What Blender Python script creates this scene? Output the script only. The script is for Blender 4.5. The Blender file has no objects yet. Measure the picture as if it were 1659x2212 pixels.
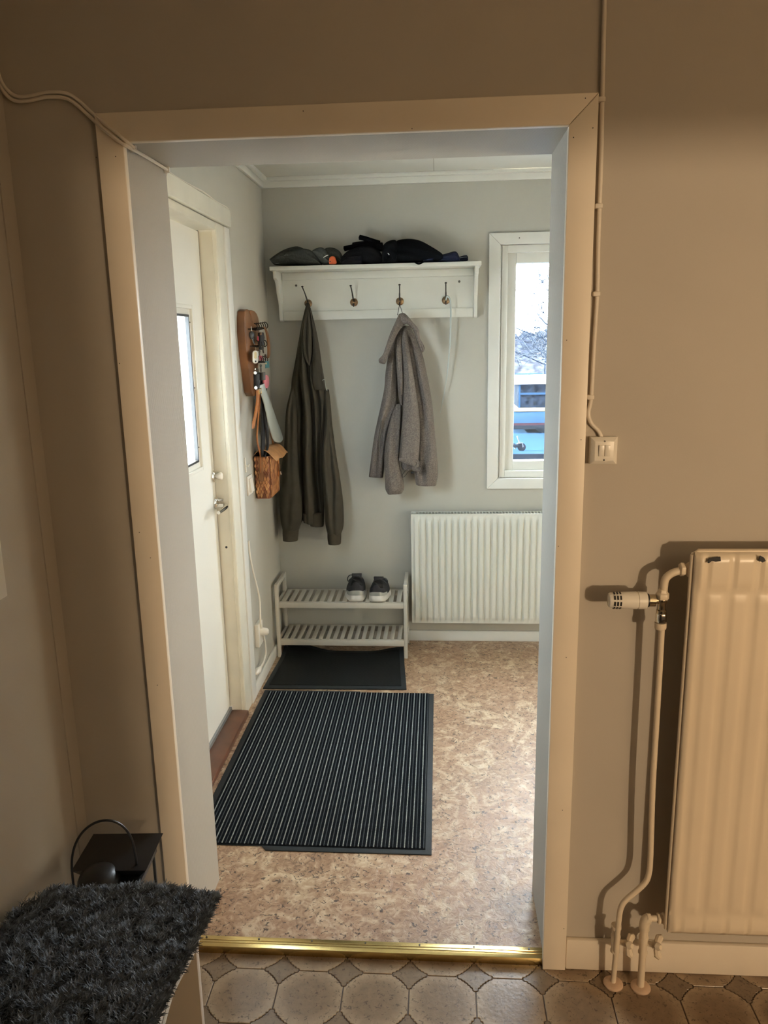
import bpy, bmesh, math, random
import numpy as np
from mathutils import Matrix, Vector
R = random.Random(7)
SC = bpy.context.scene
COL = SC.collection

# ------------------------------------------------------------------ camera
F_PX = 1662.2057
PITCH, YAW, ROLL = -0.22010499, 0.07302980, 0.01918345
CAM = np.array([0.0, 0.0, 1.58])
_cx, _sx, _cy, _sy, _cr, _sr = math.cos(PITCH), math.sin(PITCH), math.cos(YAW), math.sin(YAW), math.cos(ROLL), math.sin(ROLL)
_Ry = np.array([[_cy, -_sy, 0], [_sy, _cy, 0], [0, 0, 1]])
_Rx = np.array([[1, 0, 0], [0, _cx, -_sx], [0, _sx, _cx]])
_Rr = np.array([[_cr, 0, _sr], [0, 1, 0], [-_sr, 0, _cr]])
ROT = _Ry @ _Rx @ _Rr @ np.array([[1, 0, 0], [0, 0, 1], [0, -1, 0]], float)   # columns: right, down, forward
cam = bpy.data.cameras.new('camera')
cam.sensor_fit = 'VERTICAL'; cam.sensor_height = 36.0; cam.lens = F_PX / 2212 * 36.0
cam.clip_start = 0.02; cam.clip_end = 500
cam_o = bpy.data.objects.new('camera', cam); COL.objects.link(cam_o)
m = Matrix.Identity(4)
for i in range(3):
    m[i][0] = ROT[i, 0]; m[i][1] = -ROT[i, 1]; m[i][2] = -ROT[i, 2]; m[i][3] = CAM[i]
cam_o.matrix_world = m
SC.camera = cam_o

def W(px, py, axis, val):
    """photo pixel -> point where its sight line meets the plane axis = val"""
    d = ROT @ np.array([px - 829.5, py - 1106.0, F_PX])
    return CAM + d * ((val - CAM[axis]) / d[axis])

# ------------------------------------------------------------------ world, lights, exposure
SKY = 37.0
wd = bpy.data.worlds.new('sky'); SC.world = wd; wd.use_nodes = True
bg = wd.node_tree.nodes['Background']
bg.inputs[0].default_value = (0.82, 0.92, 1.0, 1); bg.inputs[1].default_value = SKY

def portal(name, loc, rot, sx, sy):
    l = bpy.data.lights.new(name, 'AREA'); l.shape = 'RECTANGLE'; l.size = sx; l.size_y = sy
    l.cycles.is_portal = True
    o = bpy.data.objects.new(name, l); COL.objects.link(o); o.location = loc; o.rotation_euler = rot
portal('window_portal', (0.65, 4.05, 1.45), (-math.pi / 2, 0, 0), 1.0, 1.4)
portal('door_portal', (-1.08, 2.555, 1.42), (0, -math.pi / 2, 0), 1.5, 1.5)

SUN = 225.0
sl_ = bpy.data.lights.new('sun', 'SUN'); sl_.energy = SUN; sl_.color = (1.0, .86, .65); sl_.angle = .012
so_ = bpy.data.objects.new('sun', sl_); COL.objects.link(so_); so_.location = (-8, 2, 6)
so_.rotation_euler = Vector((1.0, -.06, -.30)).to_track_quat('-Z', 'Y').to_euler()
LAMP_POS = (2.06, -1.70, 1.35)
LAMP_W = 215
SC.view_settings.view_transform = 'Standard'
SC.view_settings.look = 'None'
SC.view_settings.gamma = 1.0
SC.view_settings.use_curve_mapping = False
SC.view_settings.exposure = 0.0
SC.cycles.max_bounces = 14
SC.cycles.diffuse_bounces = 8
SC.cycles.transparent_max_bounces = 16
SC.cycles.caustics_reflective = False
SC.cycles.caustics_refractive = False

# ------------------------------------------------------------------ materials
def nt(name):
    mt = bpy.data.materials.new(name); mt.use_nodes = True
    return mt, mt.node_tree, mt.node_tree.nodes['Principled BSDF']
def N(t, typ, **kw):
    n = t.nodes.new(typ)
    for k, v in kw.items(): setattr(n, k, v)
    return n
def noise(t, vec, scale, detail=4, dist=0.0, rough=.5):
    n = N(t, 'ShaderNodeTexNoise'); n.inputs['Scale'].default_value = scale; n.inputs['Detail'].default_value = detail
    n.inputs['Distortion'].default_value = dist; n.inputs['Roughness'].default_value = rough
    t.links.new(vec, n.inputs['Vector']); return n.outputs['Fac']
def ramp(t, fac, stops):
    n = N(t, 'ShaderNodeValToRGB'); e = n.color_ramp.elements
    while len(e) < len(stops): e.new(.5)
    for k, (p, c) in enumerate(stops):
        e[k].position = p; e[k].color = (*c, 1) if not isinstance(c, (int, float)) else (c, c, c, 1)
    t.links.new(fac, n.inputs['Fac']); return n.outputs['Color']
def mix(t, fac, a, b):
    n = N(t, 'ShaderNodeMix', data_type='RGBA')
    for sock, v in ((n.inputs['Factor'], fac), (n.inputs['A'], a), (n.inputs['B'], b)):
        if isinstance(v, (int, float)): sock.default_value = v
        elif isinstance(v, tuple): sock.default_value = (*v, 1)
        else: t.links.new(v, sock)
    return n.outputs['Result']
def bump(t, b, fac, strength, dist=.002):
    n = N(t, 'ShaderNodeBump'); n.inputs['Strength'].default_value = strength; n.inputs['Distance'].default_value = dist
    t.links.new(fac, n.inputs['Height']); t.links.new(n.outputs['Normal'], b.inputs['Normal'])
def mat(name, col, rough=.6, metal=0, var=.06, vs=8, bmp=0, bs=200, bd=.002, spec=.5):
    mt, t, b = nt(name)
    tc = N(t, 'ShaderNodeTexCoord').outputs['Object']
    f = noise(t, tc, vs, 5)
    lo = tuple(max(0, c * (1 - var)) for c in col); hi = tuple(min(1, c * (1 + var)) for c in col)
    t.links.new(ramp(t, f, [(.3, lo), (.7, hi)]), b.inputs['Base Color'])
    b.inputs['Roughness'].default_value = rough; b.inputs['Metallic'].default_value = metal
    b.inputs['Specular IOR Level'].default_value = spec
    if bmp: bump(t, b, noise(t, tc, bs, 3), bmp, bd)
    return mt

M = {}
M['wall'] = mat('wall_paint', (.47, .43, .37), .75, var=.03, vs=3, bmp=.15, bs=260, bd=.001)
M['hallwall'] = mat('hall_wall_paint', (.44, .425, .375), .7, var=.03, vs=3, bmp=.12, bs=260, bd=.001)
M['ceil'] = mat('ceiling_paint', (.66, .65, .60), .7, var=.02)
M['backwall'] = mat('bounce_cut_brown', (.20, .165, .13), .8, var=.05)  # dark brown given to unseen surfaces to cut bounce light
M['trim'] = mat('cream_gloss_paint', (.80, .72, .60), .38, var=.03, vs=5, bmp=.08, bs=40)
M['white'] = mat('white_paint', (.74, .73, .68), .4, var=.03, vs=6, bmp=.06, bs=60)
M['offwhite'] = mat('old_white_paint', (.72, .69, .59), .42, var=.05, vs=9, bmp=.1, bs=50)
M['doorwhite'] = mat('door_white', (.80, .79, .73), .35, var=.02, vs=3)
M['rackwhite'] = mat('rack_white', (.70, .69, .63), .4, var=.03, vs=5)
M['rackgrey'] = mat('shoe_rack_paint', (.52, .49, .43), .45, var=.04, vs=8)
M['plastic'] = mat('white_plastic', (.78, .74, .66), .3, var=.01)
M['cable'] = mat('cable_white', (.70, .64, .55), .45, var=.03)
M['black'] = mat('black_metal', (.012, .012, .013), .4, var=.1)
M['iron'] = mat('dark_iron', (.02, .017, .015), .45, metal=.6, var=.1)
M['bronze'] = mat('aged_bronze', (.16, .10, .05), .4, metal=.7, var=.5, vs=120)
M['chrome'] = mat('chrome', (.75, .73, .68), .12, metal=1, var=.02)
M['brass'] = mat('brass', (.62, .46, .19), .26, metal=1, var=.06, vs=30)
M['nickel'] = mat('nickel_brass', (.55, .47, .34), .2, metal=1, var=.1, vs=60)
M['radcream'] = mat('radiator_cream', (.70, .60, .46), .32, var=.03, vs=4, bmp=.08, bs=25)
M['radwhite'] = mat('radiator_white', (.66, .66, .60), .4, var=.02)
M['wood'] = mat('brown_wood', (.085, .034, .019), .42, var=.35, vs=14)
M['rubber'] = mat('black_rubber', (.010, .013, .016), .6, var=.15, vs=30, bmp=.2, bs=300, spec=.25)
M['pile'] = mat('mat_pile', (.0045, .006, .0085), .95, var=.4, vs=200, bmp=.8, bs=700, bd=.004, spec=.05)
M['pilelight'] = mat('mat_light_thread', (.21, .225, .225), .9, var=.5, vs=300, bmp=.6, bs=600, spec=.05)
M['pilegrey'] = mat('mat_grey_thread', (.040, .046, .052), .9, var=.4, vs=300, bmp=.6, bs=600, spec=.05)
M['hoodie'] = mat('olive_cotton', (.040, .035, .027), .92, var=.1, vs=30, bmp=.5, bs=900, bd=.0012, spec=.15)
M['hoodierib'] = mat('olive_ribbing', (.042, .035, .026), .92, var=.1, vs=30, bmp=.5, bs=900, spec=.15)
M['fleece'] = mat('brown_fleece', (.158, .136, .124), .95, var=.28, vs=160, bmp=1.0, bs=330, bd=.006, spec=.1)
M['greyknit'] = mat('grey_knit', (.046, .049, .046), .95, var=.25, vs=150, bmp=.9, bs=400, bd=.004, spec=.1)
M['greyknit2'] = mat('grey_wool', (.055, .061, .059), .95, var=.2, vs=150, bmp=.7, bs=400, bd=.003, spec=.1)
M['darkknit'] = mat('charcoal_knit', (.0085, .0085, .0105), .95, var=.3, vs=150, bmp=.9, bs=400, bd=.004, spec=.03)
M['blackknit'] = mat('black_wool', (.0030, .0034, .0046), .95, var=.3, vs=150, bmp=.6, bs=400, bd=.003, spec=.04)
M['navy'] = mat('navy_cloth', (.006, .009, .026), .9, var=.2, vs=60, bmp=.3, bs=500, spec=.2)
M['redtag'] = mat('orange_red_tag', (.50, .085, .02), .7, var=.05)
M['whitemark'] = mat('white_thread', (.65, .65, .62), .7, var=.02)
M['shoe'] = mat('charcoal_mesh', (.013, .0125, .017), .9, var=.2, vs=90, bmp=.6, bs=700, bd=.002)
M['shoein'] = mat('black_lining', (.006, .006, .007), .95, var=.1)
M['sole'] = mat('white_foam_sole', (.66, .63, .58), .6, var=.12, vs=30)
M['silver'] = mat('silver_heel', (.45, .46, .43), .35, metal=.4, var=.05)
M['keywood'] = mat('stained_wood', (.165, .072, .027), .42, var=.35, vs=9)
M['leather'] = mat('tan_leather', (.33, .115, .03), .5, var=.15, vs=30)
M['leatherd'] = mat('brown_leather', (.16, .07, .025), .5, var=.2, vs=30)
M['bark'] = mat('birch_bark', (.33, .145, .055), .55, var=.2, vs=25, bmp=.3, bs=150)
M['barkl'] = mat('birch_bark_light', (.44, .225, .095), .55, var=.2, vs=25, bmp=.3, bs=150)
M['barkd'] = mat('birch_bark_dark', (.17, .058, .022), .55, var=.2, vs=25, bmp=.3, bs=150)
M['bag_in'] = mat('bag_lining', (.006, .005, .004), .9)
M['horn'] = mat('grey_plastic', (.42, .46, .44), .28, var=.03)
M['pink'] = mat('pink_plastic', (.62, .20, .24), .45, var=.05)
M['teal'] = mat('teal_card', (.06, .20, .22), .5, var=.3, vs=90)
M['maroon'] = mat('maroon_plastic', (.28, .03, .05), .4, var=.1)
M['key'] = mat('key_steel', (.6, .58, .53), .25, metal=1, var=.05)
M['fob'] = mat('fob_white', (.82, .80, .74), .35, var=.02)
M['fobpaper'] = mat('fob_paper', (.55, .45, .25), .6, var=.1, vs=200)
M['webbing'] = mat('black_webbing', (.006, .006, .009), .7, var=.2, bmp=.4, bs=900)
M['fur'] = mat('charcoal_shag', (.115, .135, .155), .6, var=.75, vs=60, spec=.4)
M['furbase'] = mat('charcoal_backing', (.012, .014, .017), .95)
M['cushion'] = mat('cream_cloth', (.62, .57, .49), .85, var=.05, vs=12, bmp=.5, bs=30, bd=.006)
M['bench'] = mat('bench_board', (.66, .60, .52), .5, var=.04, vs=4)
M['chip'] = mat('bare_iron', (.008, .007, .007), .6)
M['rosette'] = mat('wood_rosette', (.56, .40, .28), .5, var=.1, vs=50)
M['seal'] = mat('black_seal_and_shade', (.006, .006, .008), .4)  # door seal black, also used for the shade block in the hall radiator
M['zinc'] = mat('grey_strip', (.30, .32, .33), .35, metal=.6, var=.05)
M['screw'] = mat('screw_dark', (.10, .09, .08), .4, metal=.8)
M['vanblue'] = mat('van_blue', (0.0092, 0.0231, 0.0462), 1, spec=0, var=.1, vs=2)
M['vanwhite'] = mat('van_white_roof', (0.4840, 0.5060, 0.5500), 1, spec=0, var=.05)
M['vancream'] = mat('van_cream', (0.0660, 0.0616, 0.0462), 1, spec=0, var=.05)
M['vanglass'] = mat('van_glass', (0.0044, 0.0070, 0.0121), 1, spec=0, var=.8, vs=9)
M['vanred'] = mat('van_red', (0.0198, 0.0088, 0.0121), 1, spec=0)
M['tyre'] = mat('tyre', (0.0048, 0.0070, 0.0110), 1, spec=0)
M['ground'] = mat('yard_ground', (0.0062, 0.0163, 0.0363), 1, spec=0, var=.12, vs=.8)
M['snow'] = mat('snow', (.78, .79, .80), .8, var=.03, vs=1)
M['hill'] = mat('hazy_woods', (0.0165, 0.0198, 0.0275), 1, var=.85, vs=1.6, spec=0)
M['twig'] = mat('bare_branch', (0.0132, 0.0187, 0.0286), 1, spec=0, var=.5, vs=3)
M['birch'] = mat('pale_birch', (0.0352, 0.0396, 0.0484), 1, spec=0, var=.4, vs=5)

def relief(name, col, rough, scale, ang, strength, dist=.0015):
    mt, t, b = nt(name)
    tc = N(t, 'ShaderNodeTexCoord').outputs['Object']
    mp = N(t, 'ShaderNodeMapping'); mp.inputs['Rotation'].default_value = ang; t.links.new(tc, mp.inputs['Vector'])
    wv = N(t, 'ShaderNodeTexWave'); wv.inputs['Scale'].default_value = scale; wv.inputs['Distortion'].default_value = 1.2
    wv.inputs['Detail'].default_value = 2; t.links.new(mp.outputs[0], wv.inputs['Vector'])
    b.inputs['Base Color'].default_value = (*col, 1); b.inputs['Roughness'].default_value = rough
    b.inputs['Specular IOR Level'].default_value = .2; bump(t, b, wv.outputs['Fac'], strength, dist); return mt
M['reveal'] = relief('ribbed_wallpaper', (.38, .358, .322), .62, 95, (.65, .0, .3), .35, .001)
M['revealtop'] = relief('ribbed_wallpaper_head', (.42, .395, .355), .5, 80, (0, .3, .75), .6, .0012)
M['mat2'] = relief('ribbed_black_rubber', (.003, .0035, .004), .8, 90, (0, 0, 0), .5)

def cork():
    mt, t, b = nt('cork_vinyl')
    tc = N(t, 'ShaderNodeTexCoord').outputs['Object']
    big = noise(t, tc, 9, 9, 1.6, .62); mid = noise(t, tc, 34, 8, 1.2, .65); fl = noise(t, tc, 70, 4, 1.4, .55); big2 = noise(t, tc, 3.5, 4, .5)
    base = ramp(t, mid, [(.30, (.17, .095, .052)), (.44, (.33, .205, .125)), (.56, (.45, .305, .195)), (.68, (.62, .48, .34))])
    pale = ramp(t, mid, [(.3, (.40, .26, .15)), (.55, (.66, .52, .36)), (.75, (.74, .64, .48))])
    c = mix(t, ramp(t, big, [(.50, 0), (.60, 1)]), base, pale)
    c = mix(t, ramp(t, big2, [(.35, 0), (.75, .35)]), c, (.42, .22, .13))
    c = mix(t, ramp(t, fl, [(.59, 0), (.635, .92)]), c, (.050, .028, .016))
    c = mix(t, 1.0, c, (.80, .78, .76)); t.nodes[-1].blend_type = 'MULTIPLY'
    t.links.new(c, b.inputs['Base Color'])
    b.inputs['Roughness'].default_value = .38; b.inputs['Specular IOR Level'].default_value = .50
    bump(t, b, mid, .5, .004); return mt
M['cork'] = cork()
def tile(name, centre, rim, r0, r1):
    mt, t, b = nt(name)
    tc = N(t, 'ShaderNodeTexCoord').outputs['Object']
    ge = N(t, 'ShaderNodeNewGeometry').outputs['Position']
    ln = N(t, 'ShaderNodeVectorMath', operation='LENGTH'); t.links.new(tc, ln.inputs[0])
    wob = noise(t, ge, 30, 5)
    ad = N(t, 'ShaderNodeMath', operation='MULTIPLY_ADD'); t.links.new(wob, ad.inputs[0]); ad.inputs[1].default_value = .03
    t.links.new(ln.outputs['Value'], ad.inputs[2])
    c = ramp(t, ad.outputs[0], [(r0 + .015, centre), (r1 + .015, rim)])
    c = mix(t, ramp(t, noise(t, ge, 60, 6), [(.3, .0), (.7, .5)]), c, tuple(.62 * x for x in centre))
    c = mix(t, ramp(t, noise(t, ge, 105, 4, 1.2, .6), [(.585, 0), (.64, .75)]), c, (.06, .038, .022))
    t.links.new(c, b.inputs['Base Color']); b.inputs['Roughness'].default_value = .30
    bump(t, b, noise(t, ge, 90, 4), .25, .002); return mt
M['tile'] = tile('vinyl_octagon', (.215, .145, .088), (.37, .275, .180), .050, .083)
M['star'] = tile('vinyl_star', (.20, .142, .09), (.19, .135, .085), .01, .04)
M['grout'] = mat('vinyl_joint', (.075, .048, .030), .6, var=.15, vs=30)

def glass(name, tint=(1, 1, 1)):
    mt = bpy.data.materials.new(name); mt.use_nodes = True; t = mt.node_tree; t.nodes.clear()
    out = N(t, 'ShaderNodeOutputMaterial'); mx = N(t, 'ShaderNodeMixShader'); tr = N(t, 'ShaderNodeBsdfTransparent'); gl = N(t, 'ShaderNodeBsdfGlossy')
    lw = N(t, 'ShaderNodeLayerWeight'); lw.inputs['Blend'].default_value = .5
    pw_ = N(t, 'ShaderNodeMath', operation='POWER'); pw_.inputs[1].default_value = 5.0; t.links.new(lw.outputs['Facing'], pw_.inputs[0])
    fr = N(t, 'ShaderNodeMath', operation='MULTIPLY_ADD'); fr.inputs[1].default_value = .96; fr.inputs[2].default_value = .04; t.links.new(pw_.outputs[0], fr.inputs[0]); gl.inputs['Roughness'].default_value = .02
    tr.inputs['Color'].default_value = (*tint, 1)
    t.links.new(fr.outputs[0], mx.inputs[0]); t.links.new(tr.outputs[0], mx.inputs[1]); t.links.new(gl.outputs[0], mx.inputs[2]); t.links.new(mx.outputs[0], out.inputs[0])
    return mt
M['glass'] = glass('window_glass')
M['doorglass'] = glass('door_glass', (.95, .98, .98))

# ------------------------------------------------------------------ mesh helpers
ORG = {}
def tag(o, label=None, cat=None, group=None, kind=None):
    if label: o['label'] = label
    if cat: o['category'] = cat
    if group: o['group'] = group
    if kind: o['kind'] = kind
    return o
def thing(name, loc, label, cat, group=None, kind=None):
    o = bpy.data.objects.new(name, None); COL.objects.link(o); o.location = loc; o.empty_display_size = .05
    ORG[o.name] = np.array(loc, float)
    return tag(o, label, cat, group, kind)
class MB:
    def __init__(s): s.v = []; s.f = []
    def add(s, v, f):
        k = len(s.v); s.v += [tuple(map(float, p)) for p in v]; s.f += [tuple(i + k for i in q) for q in f]; return s
    def box(s, x0, x1, y0, y1, z0, z1):
        v = [(x, y, z) for z in (z0, z1) for y in (y0, y1) for x in (x0, x1)]
        return s.add(v, [(0, 2, 3, 1), (4, 5, 7, 6), (0, 1, 5, 4), (2, 6, 7, 3), (0, 4, 6, 2), (1, 3, 7, 5)])
    def hexa(s, p): # 8 points ordered like box
        return s.add(p, [(0, 2, 3, 1), (4, 5, 7, 6), (0, 1, 5, 4), (2, 6, 7, 3), (0, 4, 6, 2), (1, 3, 7, 5)])
    def tube(s, pts, r, n=10, caps=True):
        pts = [np.array(p, float) for p in pts]; rs = r if hasattr(r, '__len__') else [r] * len(pts)
        rings = []; prev = None
        for i, p in enumerate(pts):
            d = pts[min(i + 1, len(pts) - 1)] - pts[max(i - 1, 0)]; d = d / (np.linalg.norm(d) + 1e-9)
            if prev is None:
                a = np.array([0, 0, 1.]) if abs(d[2]) < .9 else np.array([1., 0, 0])
                u = np.cross(d, a)
            else: u = prev - d * (prev @ d)
            u = u / (np.linalg.norm(u) + 1e-9); prev = u; w = np.cross(d, u)
            rings.append([p + rs[i] * (math.cos(k * 2 * math.pi / n) * u + math.sin(k * 2 * math.pi / n) * w) for k in range(n)])
        return s.rings(rings, caps)
    def rings(s, rings, caps=True, closed=True):
        n = len(rings[0]); v = [p for r in rings for p in r]; f = []
        for i in range(len(rings) - 1):
            for k in range(n if closed else n - 1):
                a = i * n + k; b_ = i * n + (k + 1) % n
                f.append((a, b_, b_ + n, a + n))
        if caps: f += [tuple(range(n))[::-1], tuple(range((len(rings) - 1) * n, len(rings) * n))]
        return s.add(v, f)
    def lathe(s, prof, org, axis=(0, 0, 1), n=20):
        ax = Vector(axis).normalized(); q = Vector((0, 0, 1)).rotation_difference(ax)
        return s.rings([[np.array(q @ Vector((r * math.cos(2 * math.pi * k / n), r * math.sin(2 * math.pi * k / n), h))) + np.array(org) for k in range(n)] for r, h in prof])
    def prism(s, outline, fn, t0, t1):
        """outline: 2D pts; fn(a,b,t)->xyz"""
        n = len(outline); v = [fn(a, b_, t0) for a, b_ in outline] + [fn(a, b_, t1) for a, b_ in outline]
        return s.add(v, [tuple(range(n))[::-1], tuple(range(n, 2 * n))] + [(k, (k + 1) % n, n + (k + 1) % n, n + k) for k in range(n)])
    def build(s, name, material, parent=None, smooth=False, bev=0, seg=2, sub=0, angle=40, kind=None):
        org = ORG.get(parent.name, np.zeros(3)) if parent else np.zeros(3)
        me = bpy.data.meshes.new(name)
        me.from_pydata([tuple(np.array(p) - org) for p in s.v], [], s.f)
        bm = bmesh.new(); bm.from_mesh(me); bmesh.ops.recalc_face_normals(bm, faces=bm.faces[:])
        if bev: bmesh.ops.bevel(bm, geom=[e for e in bm.edges if len(e.link_faces) == 2 and e.calc_face_angle(0) > .5], offset=bev, segments=seg, affect='EDGES', profile=.5, clamp_overlap=True)
        bm.to_mesh(me); bm.free()
        if smooth or bev:
            for p in me.polygons: p.use_smooth = True
            if not smooth or angle < 180:
                me.set_sharp_from_angle(angle=math.radians(angle))
        o = bpy.data.objects.new(name, me); COL.objects.link(o); me.materials.append(M[material])
        if parent: o.parent = parent; ORG[o.name] = org
        else: ORG[o.name] = np.zeros(3)
        if sub:
            md = o.modifiers.new('subdivision', 'SUBSURF'); md.levels = sub; md.render_levels = sub
        if kind: o['kind'] = kind
        return o
def bx(name, material, parent, *a, bev=0, **k): return MB().box(*a).build(name, material, parent, bev=bev, **k)
def crom(pts, n):
    """Catmull-Rom resample keeping matched parameters"""
    P = [np.array(p, float) for p in pts]; P = [2 * P[0] - P[1]] + P + [2 * P[-1] - P[-2]]; out = []
    m_ = len(P) - 3
    for i in range(n):
        t = i / (n - 1) * m_; k = min(int(t), m_ - 1); t -= k
        a, b_, c, d = P[k:k + 4]
        out.append(.5 * ((2 * b_) + (-a + c) * t + (2 * a - 5 * b_ + 4 * c - d) * t * t + (-a + 3 * b_ - 3 * c + d) * t ** 3))
    return out
def lerp_list(l, t):
    if not hasattr(l, '__len__'): return l
    x = t * (len(l) - 1); k = min(int(x), len(l) - 2); return l[k] + (l[k + 1] - l[k]) * (x - k)
def cloth(A, B, y0, depth, back=.02, grooves=(), nu=28, nv=48, wob=.0, seed=1, px=True, pw=.5, zmin=None):
    """puffed fabric between two matched edge lines (photo pixels on plane y=y0); grooves: (u list, amplitude, sigma)"""
    rr = random.Random(seed); ph = [rr.uniform(0, 6.28) for _ in range(6)]
    a = crom(A, nv); b_ = crom(B, nv); mb = MB(); G = []
    for j in range(nv):
        v = j / (nv - 1); dv = lerp_list(depth, v); bk = lerp_list(back, v); yy = lerp_list(y0, v)
        pa = W(a[j][0], a[j][1], 1, yy) if px else a[j]; pb = W(b_[j][0], b_[j][1], 1, yy) if px else b_[j]
        w = np.linalg.norm(pb - pa); ring = []
        for i in range(nu + 1):
            u = i / nu; e = max(0, 1 - (2 * u - 1) ** 2) ** pw
            d = dv * e
            for gu, ga, gs in grooves:
                uc = lerp_list(gu, v); am = lerp_list(ga, v)
                d += 1.35 * am * math.exp(-((u - uc) * w / gs) ** 2) * min(1, e * 2)
            if wob: d += wob * e * (math.sin(9 * u + 5 * v + ph[0]) + math.sin(17 * u - 7 * v + ph[1]) * .6 + math.sin(13 * v + 4 * u + ph[2]) * .7)
            p = pa + (pb - pa) * u; ring.append(p + np.array([0, -d, 0]))
        for i in range(nu - 1, 0, -1):
            u = i / nu; e = max(0, 1 - (2 * u - 1) ** 2) ** .5
            p = pa + (pb - pa) * u; ring.append(p + np.array([0, bk * e, 0]))
        if zmin is not None: ring = [np.array([p[0], p[1], max(p[2], zmin)]) for p in ring]
        G.append(ring)
    return mb.rings(G)
def zm(ox, oy, s, pts): return [(ox + x * s, oy + y * s) for x, y in pts]

# ------------------------------------------------------------------ the setting
FZ = .018; FY = 3.85; HX = -.836; LX = -.912; DY = 1.705; RY = 1.96; HC = 2.335; NC = 2.46
def struct(name, material, boxes, label, cat, parent=None, bev=0):
    mb = MB()
    for b_ in boxes: mb.box(*b_)
    o = mb.build(name, material, parent, bev=bev)
    if not parent: tag(o, label, cat, None, 'structure')
    return o
OX0, OX1, OZ = -.657, .266, 1.996
wf = struct('wall_front', 'wall', [(LX, OX0 - .004, DY, RY - .004, 0, NC), (OX1 + .004, 2.6, DY, RY - .004, 0, NC), (OX0 - .004, OX1 + .004, DY, RY - .004, OZ + .004, NC)],
            'beige painted wall around the wide doorway to the hall', 'wall')
MB().box(OX0 - .004, OX0, DY + .001, RY, 0, OZ).build('reveal', 'reveal', wf)
MB().box(OX1, OX1 + .004, DY + .001, RY, 0, OZ).build('reveal', 'reveal', wf)
MB().box(OX0, OX1, DY + .001, RY, OZ, OZ + .004).build('reveal', 'revealtop', wf)
struct('wall_left', 'wall', [(LX - .1, LX, -2.2, DY, 0, NC)], 'beige wall beside the bench and lantern', 'wall')
MB().box(-.91199, -.9090, 1.655, 1.7049, 0.1, 2.46).build('wallpaper_seam', 'wall', bpy.data.objects['wall_left'])
struct('wall_back', 'backwall', [(LX - .1, 2.6, -2.3, -2.2, 0, NC)], 'unseen wall facing the doorway from across the room, darkened to cut bounce light', 'wall')  # out of view; kept dark so less lamp light bounces back
struct('wall_right', 'wall', [(2.5, 2.6, -2.2, DY, 0, NC)], 'beige wall on the radiator side of the room', 'wall')
struct('ceiling', 'ceil', [(LX - .1, 2.6, -2.3, RY, NC, NC + .05)], 'pale ceiling of the tiled room', 'ceiling')
# added unseen partition beside the camera: its opening shapes the lamp light
struct('wall_light_cut', 'backwall', [(.81, .83, -2.2, -.2, 0, NC), (.81, 2.5, -.24, -.2, 1.615, 1.82), (.81, 2.5, -.24, -.2, 0, .58)],
       'unseen brown partition added to cut and shape the lamp light', 'wall')
# hall shell
WX0, WX1, WZ0, WZ1 = .293, 1.00, .889, 2.007
struct('wall_hall_far', 'hallwall', [(-1.1, WX0, FY, FY + .16, -.3, 2.5), (WX1, 1.7, FY, FY + .16, -.3, 2.5), (WX0, WX1, FY, FY + .16, -.3, WZ0), (WX0, WX1, FY, FY + .16, WZ1, 2.5)],
       'grey painted far wall of the hall behind the coat rack', 'wall')
DY0, DY1, DZ1 = 2.08, 2.985, 2.02
struct('wall_hall_left', 'hallwall', [(HX - .11, HX, RY - .004, DY0, -.3, 2.5), (HX - .11, HX, DY1 + .03, FY, -.3, 2.5), (HX - .11, HX, DY0, DY1 + .03, DZ1, 2.5)],
       'grey painted hall wall with the entrance door', 'wall')
struct('wall_hall_right', 'white', [(1.6, 1.7, RY, FY, -.3, 2.5)], 'unseen hall wall opposite the entrance door, whitened to bounce light', 'wall')  # out of view; made white to bounce more light into the hall
struct('wall_hall_near', 'white', [(HX, OX0 - .004, RY - .004, RY, FZ, 2.5), (OX1 + .004, 1.6, RY - .004, RY, FZ, 2.5), (OX0 - .004, OX1 + .004, RY - .004, RY, OZ + .004, 2.5)],
       'unseen hall side of the doorway wall, whitened to bounce light', 'wall')  # out of view; white here also boosts the hall's bounce light
struct('floor_hall', 'cork', [(HX - .06, 1.6, RY, FY, -.05, FZ), (OX0, OX1, DY + .008, RY, -.05, FZ)], 'mottled tan and brown cork patterned glossy hall floor', 'floor')
ch = struct('ceiling_hall', 'ceil', [(HX, 1.6, RY, FY, HC, HC + .05)], 'pale panelled ceiling of the hall', 'ceiling')
for xx in (-.02, .58, 1.18):
    MB().box(xx, xx + .004, RY, FY - .04, HC - .0006, HC + .001).build('panel_joint', 'hallwall', ch)
# cornice: two step moulding
cor = thing('trim_cornice', (HX, FY, 2.29), 'white stepped cornice moulding round the hall ceiling', 'cornice', None, 'structure')
MB().box(HX, 1.6, FY - .014, FY, 2.290, HC).box(HX, 1.6, FY - .036, FY - .014, 2.318, HC).build('moulding', 'white', cor, bev=.003)
MB().box(HX, HX + .014, RY, FY - .014, 2.290, HC).box(HX + .014, HX + .036, RY, FY - .036, 2.318, HC).build('moulding', 'white', cor, bev=.003)
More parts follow.
